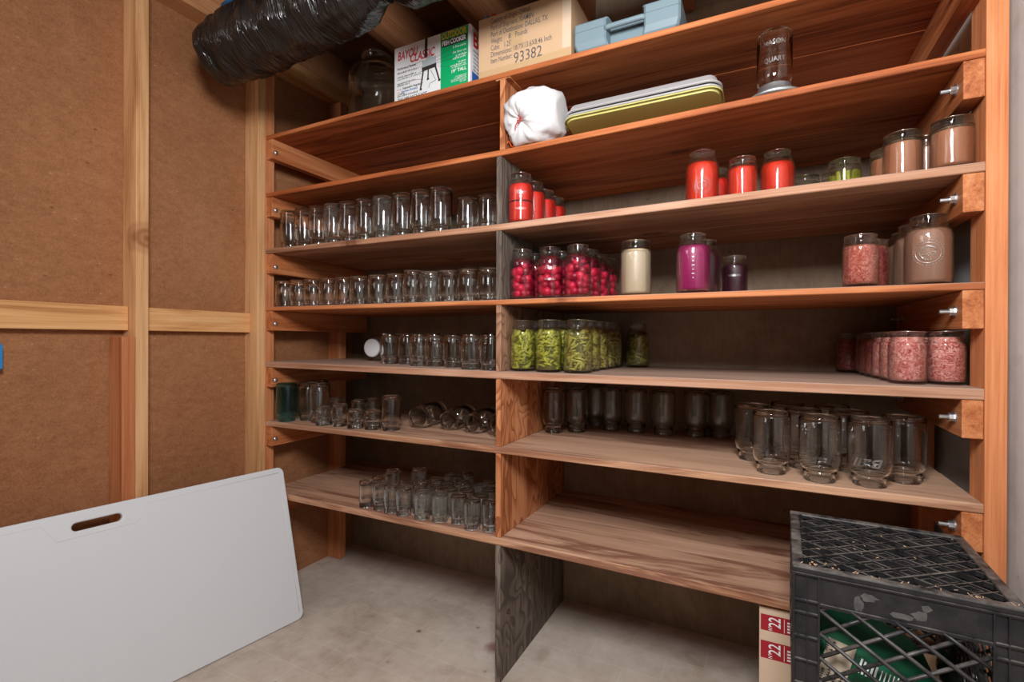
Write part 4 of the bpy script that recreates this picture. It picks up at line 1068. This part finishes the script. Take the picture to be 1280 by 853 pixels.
# ------------------------------------------------------------------ second shelf: bag, baking trays, poultry waterer
z2 = lambda x: ztop(2, x)+.0008
bag = thing('plastic_bag', (-.668, .05, z2(-.668)), 'stuffed white plastic bag knotted with a red drawstring beside the divider', 'bag')
C0 = Vector((-.672, .046, z2(-.66)+.094)); ax = Vector((-.25, -.90, -.36)).normalized(); a1 = ax.cross(Vector((0, 0, 1))).normalized(); a2 = a1.cross(ax)
mb = MB(); nt_, np_ = 34, 72; vs = []; fs = []
for i in range(nt_+1):
    th = math.pi*i/nt_
    for k in range(np_):
        ph = 2*math.pi*k/np_
        ple = (.055*math.sin(7*ph+1.6*math.sin(2*ph))+.04*math.sin(13*ph+2+math.sin(ph))+.05*math.sin(4*ph+.7))*math.exp(-th*1.5)*min(1, th*3)
        d = ax*math.cos(th)+(a1*math.cos(ph)+a2*math.sin(ph))*math.sin(th)
        rr = .117*(1+ple*.7+.16*mn.noise(d*1.9+Vector((3, 1, 2)))+.05*mn.noise(d*6+Vector((0, 4, 0)))+.03*abs(mn.noise(d*9)))*(1-.30*math.exp(-(th/.30)**2))
        p = C0+Vector((d.x*rr*.96, d.y*rr*1.02, d.z*rr*.86))
        p.z = max(p.z, z2(p.x)+.0006+.002*(1+math.sin(7*ph)) if p.z < z2(p.x)+.0006 else p.z); p.x = min(max(p.x, -.7655), -.5785)
        vs.append(p)
for i in range(nt_):
    for k in range(np_): fs.append((i*np_+k, i*np_+(k+1) % np_, (i+1)*np_+(k+1) % np_, (i+1)*np_+k))
mb.add(vs, fs, True); mb.build('bag_body', 'bag_white', bag)
kn = C0+Vector((ax.x*.078, ax.y*.080, ax.z*.068)); kn.y -= .004
mb = MB(); rk = random.Random(4)
for k in range(9):
    d = Vector((rk.uniform(-1, 1), -.35, rk.uniform(-1, 1)))*.018; mb.tube([kn+Vector((0, -.012, 0)), kn+Vector((0, -.014, 0))+d*.6, kn+d], .0012, 5)
mb.tube([kn+Vector((0, -.013, 0)), kn+Vector((-.018, -.014, -.022)), (-.733, .0, z2(-.73)+.030), (-.742, .004, z2(-.74)+.014)], .0018, 6); mb.build('drawstring', 'bag_tie', bag)
mb = MB(); vs = []
for k in range(8):
    for l in range(4): vs.append((-.7655+.0042*k, .006+.006*l+.003*math.sin(k*1.7), z2(-.75)+.0015+.030*(1-k/9)*(.55+.45*math.sin(l+k*.9))))
mb.add(vs, [(k*4+l, k*4+l+1, k*4+l+5, k*4+l+4) for k in range(7) for l in range(3)], True); o = mb.build('orange_pull_tab', 'orange_film', bag)
mo = o.modifiers.new('thick', 'SOLIDIFY'); mo.thickness = .0012

def tray_mb(cx, cy, z0, hw, hd_, h, th=.0012, draft=.26, lip=.007, inv=False, rc=.035):
    """rolled-edge baking tray lofted from rounded rectangles"""
    mb = MB(); lev = [(-draft*h, 0, -.006), (-draft*h, 0, 0), (-draft*h*.8, .004, 0), (0, h-.003, 0), (lip*.5, h, 0), (lip, h-.002, 0), (lip, h-.006, 0), (lip-.0012, h-.006, 0), (lip-.0012, h-.0025, 0), (lip*.4, h-.0014, 0), (-th, h-.004, 0), (-draft*h*.8-th, .005, 0), (-draft*h-th, th, 0)]
    rings = []; n = 0
    for off, z, _ in lev[1:]:
        rings.append([(cx+x, cy+y, z0+(h-z if inv else z)) for x, y in rrect(-hw-off, hw+off, -hd_-off, hd_+off, rc+off, 6)])
    n = len(rings[0]); vs = [p for r_ in rings for p in r_]; fs = [tuple(range(n)), tuple((len(rings)-1)*n+k for k in range(n-1, -1, -1))]
    for i in range(len(rings)-1):
        for k in range(n): fs.append((i*n+k, i*n+(k+1) % n, (i+1)*n+(k+1) % n, (i+1)*n+k))
    mb.add(vs, fs); return mb
tx = -.332; zt2 = max(z2(-.58), z2(-.1))
PIV = Vector((tx, .334, zt2+.0015))
for (hw, hd_, z, h, inv, m_, lb) in ((.232, .158, 0, .0105, False, 'yellow_tray', 'yellow enamel baking tray at the bottom of the tray stack on the second shelf'),
                              (.230, .156, .0112, .031, True, 'alu', 'grey metal baking tray upside down directly on the yellow tray'),
                              (.2305, .1565, .0240, .0315, True, 'alu', 'topmost grey metal baking tray of the stack on the second shelf')):
    mb = tray_mb(0, -.166, z, hw, hd_, h, inv=inv, draft=.30); o = mb.build('baking_tray', m_)
    o.location = PIV; o.rotation_euler = (R(-8.5), 0, 0); tag(o, lb, 'tray', 'stacked baking trays')

wx, wy = .036, .072
wat = thing('poultry_waterer', (wx, wy, z2(wx)), 'clear quart jar screwed upside down onto a galvanised dish at the shelf edge', 'waterer', world=False)
H, r, rn, s_ = SPEC['QR']
MB().lathe([(0, .0), (.052, 0), (.0665, .004), (.0700, .0125), (.0680, .0135), (.0640, .006), (.050, .004), (.0425, .0055), (.0415, .040), (.0402, .043), (.0385, .043), (.0385, .017), (0, .016)], 44).build('feeder_base', 'galv', wat)
g = glass_mb('QR', 40, True); g.v = [(a, b, c+.0175) for a, b, c in g.v]
g.build('glass_body', 'glass_real', wat)
g = MB(); ang = math.atan2(-1.46-wy, -wx)
wrap_text(g, 'MASON', r, ang, .142, .019, .054); g.build('embossed_lettering', 'emboss', wat)
g = MB(); wrap_text(g, 'QUART', r, ang, .095, .019, .052); g.build('embossed_lettering', 'emboss', wat)

# ------------------------------------------------------------------ lower right: carton, crate, printed bag
X0, Wd, Hh, Y0 = .004, .19, .4585, .018
wc = thing('wine_carton', (X0, Y0, .001), 'pale carton with two red labels reading 22 beside the black crate', 'box')
MB().box(X0, X0+Wd, Y0, Y0+.30, .001, .001+Hh, .0015).build('carton', 'card_pale', wc)
O = (X0, Y0, .001)
for za, zb_ in ((.440, .397), (.369, .322)):
    mb = MB(); mw = MB()
    rect(mb, (X0, Y0, 0), EX, EZ, NY, .0035, .12, zb_, za, .0004)
    zc = (za+zb_)/2; hh = za-zb_
    put_text(mw, '22', Vector((X0+.050, Y0, zc-hh*.22)), EZ, -EX, NY, .040, hh*.62, bold=.01, lift=.0008)
    put_text(mw, 'N°', Vector((X0+.031, Y0, zb_+hh*.06)), EZ, -EX, NY, .013, hh*.22, bold=.01, lift=.0008)
    rect(mw, (X0, Y0, 0), EX, EZ, NY, .0585, .0597, zb_+.003, za-.003, .0008)
    for k in range(4): rect(mw, (X0, Y0, 0), EX, EZ, NY, .066, .0745, zb_+.006+.008*k, zb_+.0105+.008*k, .0008)
    lb_ = mb.build('red_label', 'wine_red', wc); mw.build('label_lettering', 'ink_white', lb_)

CX, CY, CZ, CR = .2345, -.197, .4605, -.0385
sup = thing('cardboard_box', (CX, CY, .001), 'plain cardboard box standing on the floor underneath the black milk crate', 'box', world=False, rz=CR)
MB().box(-.165, .165, -.172, .172, 0, .4585, .002).build('carton', 'card', sup)
crate = thing('milk_crate', (CX, CY, CZ), 'dusty black plastic milk crate upside down with its grid bottom facing up', 'crate', world=False, rz=CR)
hx, hy, CH = .1685, .176, .2795
mb = MB()
for x0, x1, y0, y1 in ((-hx, hx, -hy, -hy+.020), (-hx, hx, hy-.020, hy), (-hx, -hx+.020, -hy+.0205, hy-.0205), (hx-.020, hx, -hy+.0205, hy-.0205)):
    mb.box(x0, x1, y0, y1, CH-.012, CH, .003)
ix, iy = hx-.019, hy-.019
def clipseg(px, py, dx, dy, ax_, ay_, bx_, by_):
    t0, t1 = -9, 9
    for p, d, a, b in ((px, dx, ax_, bx_), (py, dy, ay_, by_)):
        if abs(d) < 1e-9:
            if p < a or p > b: return None
            continue
        u, v = (a-p)/d, (b-p)/d
        if u > v: u, v = v, u
        t0, t1 = max(t0, u), min(t1, v)
    return (t0, t1) if t1 > t0+.004 else None
def bar(mb, p, q, wd, z0, z1):
    p = Vector((*p, 0)); q = Vector((*q, 0)); d = (q-p).normalized(); s_ = Vector((-d.y, d.x, 0))*wd/2
    vs = [v+Vector((0, 0, z)) for z in (z0, z1) for v in (p+s_, q+s_, q-s_, p-s_)]
    mb.add(vs, [(0, 1, 2, 3), (7, 6, 5, 4), (0, 4, 5, 1), (1, 5, 6, 2), (2, 6, 7, 3), (3, 7, 4, 0)])
grid = MB(); k = 0
sq = .0440
for j in range(-14, 15):
    for sgn in (1, -1):
        dx, dy = math.cos(R(40)), sgn*math.sin(R(40))
        c_ = clipseg(j*sq*1.25, 0, dx, dy, -ix, -iy, ix, iy)
        if c_:
            big = (j % 3 == 0 and sgn == 1)
            bar(grid, (j*sq*1.25+dx*c_[0], dy*c_[0]), (j*sq*1.25+dx*c_[1], dy*c_[1]), .0045 if big else .0030, CH-(.016 if big else .012)-.002*(sgn > 0), CH-.001 if big else CH-.0028-.0006*(sgn > 0))
# small raised diamonds between the ribs
for a in range(-12, 13):
    for b in range(-12, 13):
        x = (a+b+1)*sq*1.25/2; y = (a-b)*sq*1.25/2*math.tan(R(40))
        if abs(x) > ix-.017 or abs(y) > iy-.014: continue
        if (a+2*b) % 3 == 0: continue
        w_, h_ = .0160, .0132
        for p, q in (((x-w_, y), (x, y+h_)), ((x, y+h_), (x+w_, y)), ((x+w_, y), (x, y-h_)), ((x, y-h_), (x-w_, y))): bar(grid, p, q, .0020, CH-.014, CH-.0045)
mb.build('top_frame', 'crate', crate); grid.build('bottom_grid', 'crate', crate)
def side(fix, sgn, axis):
    """one side wall: solid band, lattice of crossed rods"""
    half = hx if axis == 'x' else hy; d = (hy if axis == 'x' else hx)*sgn; ins = -sgn
    T = (lambda u, v, w_: (u, d+ins*v, w_)) if axis == 'x' else (lambda u, v, w_: (d+ins*v, u, w_))
    def bx(m_, u0, u1, v0, v1, w0, w1):
        a = T(u0, v0, w0); b = T(u1, v1, w1); m_.box(min(a[0], b[0]), max(a[0], b[0]), min(a[1], b[1]), max(a[1], b[1]), w0, w1, .0008)
    band = MB(); bx(band, -half+.046, half-.046, .0040, .0075, .214, CH-.0125); bx(band, -half+.046, half-.046, .0010, .0090, .208, .2145)
    rail = MB(); bx(rail, -half+.046, half-.046, .0010, .0090, .0, .012); rail.build('bottom_rail', 'crate', crate)
    bx(band, -half+.004, half-.004, .0002, .0075, CH-.0165, CH-.0122)
    band.build('side_band', 'crate', crate)
    lat = MB(); uw = half-.046; sl = .69
    for j in range(-12, 13):
        for s2 in (1, -1):
            c_ = clipseg(j*.0655+.01, .11, 1, s2*sl, -uw, .006, uw, .212)
            if c_:
                p = T(j*.0655+.01+c_[0], .005+.0012*s2, .11+s2*sl*c_[0]); q = T(j*.0655+.01+c_[1], .005+.0012*s2, .11+s2*sl*c_[1])
                lat.tube([p, q], .0037, 6)
    lat.build('side_lattice', 'crate', crate)
for axis in 'xy':
    for sgn in (-1, 1): side(None, sgn, axis)
for sx_ in (-1, 1):
    for sy_ in (-1, 1):
        m_ = MB()
        # L-shaped corner column with ladder ribs
        def bx(x0, x1, y0, y1, z0, z1):
            xs = sorted((sx_*(hx-x0), sx_*(hx-x1))); ys = sorted((sy_*(hy-y0), sy_*(hy-y1))); m_.box(xs[0], xs[1], ys[0], ys[1], z0, z1, .0006)
        bx(.0055, .046, .0055, .0085, 0, CH-.0125); bx(.0055, .0085, .0085, .046, 0, CH-.0125)
        bx(.0430, .0465, .0008, .0060, 0, CH-.0125); bx(.0008, .0060, .0430, .0465, 0, CH-.0125)
        bx(.0250, .0272, .0012, .0060, 0, CH-.0125); bx(.0012, .0060, .0250, .0272, 0, CH-.0125)
        bx(.0010, .0055, .0010, .0055, 0, CH-.0125)
        for z in (.004, .050, .096, .142, .188, .212):
            bx(.0012, .0430, .0009, .0062, z, z+.004); bx(.0009, .0062, .0060, .0430, z, z+.004)
        m_.build('corner_post', 'crate', crate)
mb = MB(); rk = random.Random(12)
def patch(cx, cz, w_, h_):
    n = 14; poly = [(cx+w_*(.6+.55*rk.random())*math.cos(2*math.pi*k/n), cz+h_*(.6+.55*rk.random())*math.sin(2*math.pi*k/n)) for k in range(n)]
    mb.prism(poly, (1, 0, 0), (0, 0, 1), (0, -1, 0), (0, -hy+.0039, 0), .0004)
patch(-.062, .228, .010, .016); patch(-.046, .245, .014, .009); patch(.0, .224, .022, .006); patch(.028, .232, .013, .010); patch(.036, .247, .008, .006)
mb.build('torn_sticker', 'residue', crate)
# wood chips lying on the crate
mb = MB()
for k in range(44):
    if k < 34: x, y = rk.uniform(-.165, .16), -hy+.010+abs(rk.gauss(0, .006))
    else: x, y = rk.uniform(-.15, .15), rk.uniform(-.15, .16)
    if k < 13: x = rk.uniform(-.155, -.09); y = -hy+.012+abs(rk.gauss(0, .010))
    L = rk.uniform(.002, .007); a = rk.uniform(0, 3.14); c = Vector((x, y, CH+.0022)); d = Vector((math.cos(a), math.sin(a), rk.uniform(-.1, .3)))*L
    mb.tube([c-d*.5, c+d*.5+Vector((0, 0, .0006))], rk.uniform(.0005, .0010), 4, smooth=False)
mb.v = [tuple(Matrix.Rotation(CR, 3, 'Z') @ Vector(p)+Vector((CX, CY, CZ))) for p in mb.v]
o = mb.build('wood_chips', 'chip'); tag(o, 'scattered dry wood chips lying on the black crate', 'debris', kind='stuff')
# green printed bag inside the crate
gb = thing('printed_bag', (CX, CY, CZ), 'green printed bag with white lettering inside the black crate', 'bag', world=False, rz=CR)
mb = MB(); nu, nv = 30, 20; vs = []; fs = []
top = lambda u: .152-.085*((u+1)/2)**1.1
def bagp(u, v):      # u along x, v around
    a = 2*math.pi*v
    cx_ = math.copysign(abs(math.cos(a))**.45, math.cos(a)); cz_ = math.copysign(abs(math.sin(a))**.45, math.sin(a))
    e_ = (1-abs(u)**6)**.5; h_ = top(u)
    return (-.030+u*.112, -.02+cx_*.118*(.35+.65*e_), .002+h_*.5+cz_*h_*.49*(.25+.75*e_))
for i in range(nu+1):
    for k in range(nv): vs.append(bagp(-1+2*i/nu, k/nv))
for i in range(nu):
    for k in range(nv): fs.append((i*nv+k, i*nv+(k+1) % nv, (i+1)*nv+(k+1) % nv, (i+1)*nv+k))
fs += [tuple(range(nv)), tuple(nu*nv+k for k in range(nv-1, -1, -1))]
mb.add(vs, fs, True); mb.build('bag_body', 'green_pack', gb)
Og = Vector((0, -.1405, 0)); lab = MB(); inkb = MB(); inkw = MB()
sl_ = Vector((1, 0, -.24)).normalized(); upv = Vector((.24, 0, 1)).normalized()
def quad(m_, x, z, w_, h_, l): 
    o_ = Vector((x, -.1395-l, z)); m_.add([o_, o_+sl_*w_, o_+sl_*w_+upv*h_, o_+upv*h_], [(0, 1, 2, 3)])
quad(lab, -.136, .010, .046, .132, .0004)
for r_ in range(2):
    for k in range(4):
        scribble(inkb, Vector((-.1285+.0105*k+.012*r_, -.1400, .112-.060*r_)), upv, -sl_, Vector((0, -1, 0)), .011, .024, lift=.0006, seed=80+k+4*r_)
for g_ in range(6):
    for k in range(5):
        x = -.060+g_*.034+k*.0060; z = .084-.0095*g_-.0014*k
        if g_ % 2 == 0: quad(inkw, x, z, .0034, .030-.003*(k % 3), .0006)
        else: quad(inkw, x, z+.006, .0018, .020, .0006)
for g_ in range(4):
    for k in range(4):
        x = -.045+g_*.038+k*.0068; z = .040-.0085*g_
        if z > .008: quad(inkw, x, z-.002*k, .0026, .024-.004*(k % 2), .0006)
lb_ = lab.build('beige_label', 'beige_print', gb); inkb.build('dark_lettering', 'ink', lb_); tag(inkw.build('printed_pattern', 'ink_white', gb), kind='stuff')

bs = thing('black_bag', (CX, CY, CZ), 'crumpled black plastic bag at the right inside the black crate', 'bag', world=False, rz=CR)
mb = MB(); mb.ball((.118, -.02, .077), .074, 28, (.42, 1.35, 1.0))
mb.v = [(x+.006*mn.noise(Vector((x, y, z))*30), y+.008*mn.noise(Vector((z, x, y))*28), max(z+.010*mn.noise(Vector((y, z, x))*26), .0015)) for x, y, z in mb.v]
mb.build('bag_body', 'black_film', bs)
# ------------------------------------------------------------------ light, camera, view
def area(name, loc, target, size, power, color=(1, 1, 1), sy=None):
    l = bpy.data.lights.new(name, 'AREA'); l.energy = power; l.color = color; l.size = size
    if sy: l.shape = 'RECTANGLE'; l.size_y = sy
    o = bpy.data.objects.new(name, l); COL.objects.link(o); o.location = loc
    o.rotation_euler = (Vector(target)-Vector(loc)).to_track_quat('-Z', 'Y').to_euler(); return o
area('flash_panel', (-.02, -1.52, 2.04), (-.62, .2, 1.15), .42, LP[0], (.985, .99, 1), .46)
area('ceiling_fill', (-.8, -1.7, 2.47), (-.8, -1.7, 0), 1.8, LP[1], (1, .985, .96), 1.8)
area('side_fill', (-1.75, -2.2, 2.3), (.5, -.3, 1.3), .6, LP[2], (1, .99, .97), .6)
wld = bpy.data.worlds.new('room'); S.world = wld; wld.use_nodes = True
wld.node_tree.nodes['Background'].inputs[0].default_value = (.5, .5, .5, 1); wld.node_tree.nodes['Background'].inputs[1].default_value = .03
cam = bpy.data.cameras.new('camera'); co = bpy.data.objects.new('camera', cam); COL.objects.link(co)
cam.sensor_width = 36; cam.lens = 607.61/1280*36; cam.clip_start = .02
yaw, pitch, roll = R(26.9155), R(-.0954), R(.1784)
fwd = Vector((-math.sin(yaw)*math.cos(pitch), math.cos(yaw)*math.cos(pitch), math.sin(pitch)))
rt = Vector((math.cos(yaw), math.sin(yaw), 0)); up = rt.cross(fwd)
r2 = rt*math.cos(roll)+up*math.sin(roll); u2 = up*math.cos(roll)-rt*math.sin(roll)
mw_ = Matrix((r2, u2, -fwd)).transposed().to_4x4(); mw_.translation = Vector((0, -1.46, 1.1768)); co.matrix_world = mw_
S.camera = co
S.view_settings.view_transform = 'Standard'; S.view_settings.look = 'None'; S.view_settings.gamma = 1; S.view_settings.use_curve_mapping = False
S.view_settings.exposure = EXPO
c = S.cycles
c.max_bounces = 14; c.transparent_max_bounces = 96; c.diffuse_bounces = 5; c.glossy_bounces = 5; c.transmission_bounces = 8
c.use_denoising = True; c.caustics_reflective = False; c.caustics_refractive = True; c.sample_clamp_indirect = 14; c.transmission_bounces = 24; c.max_bounces = 28
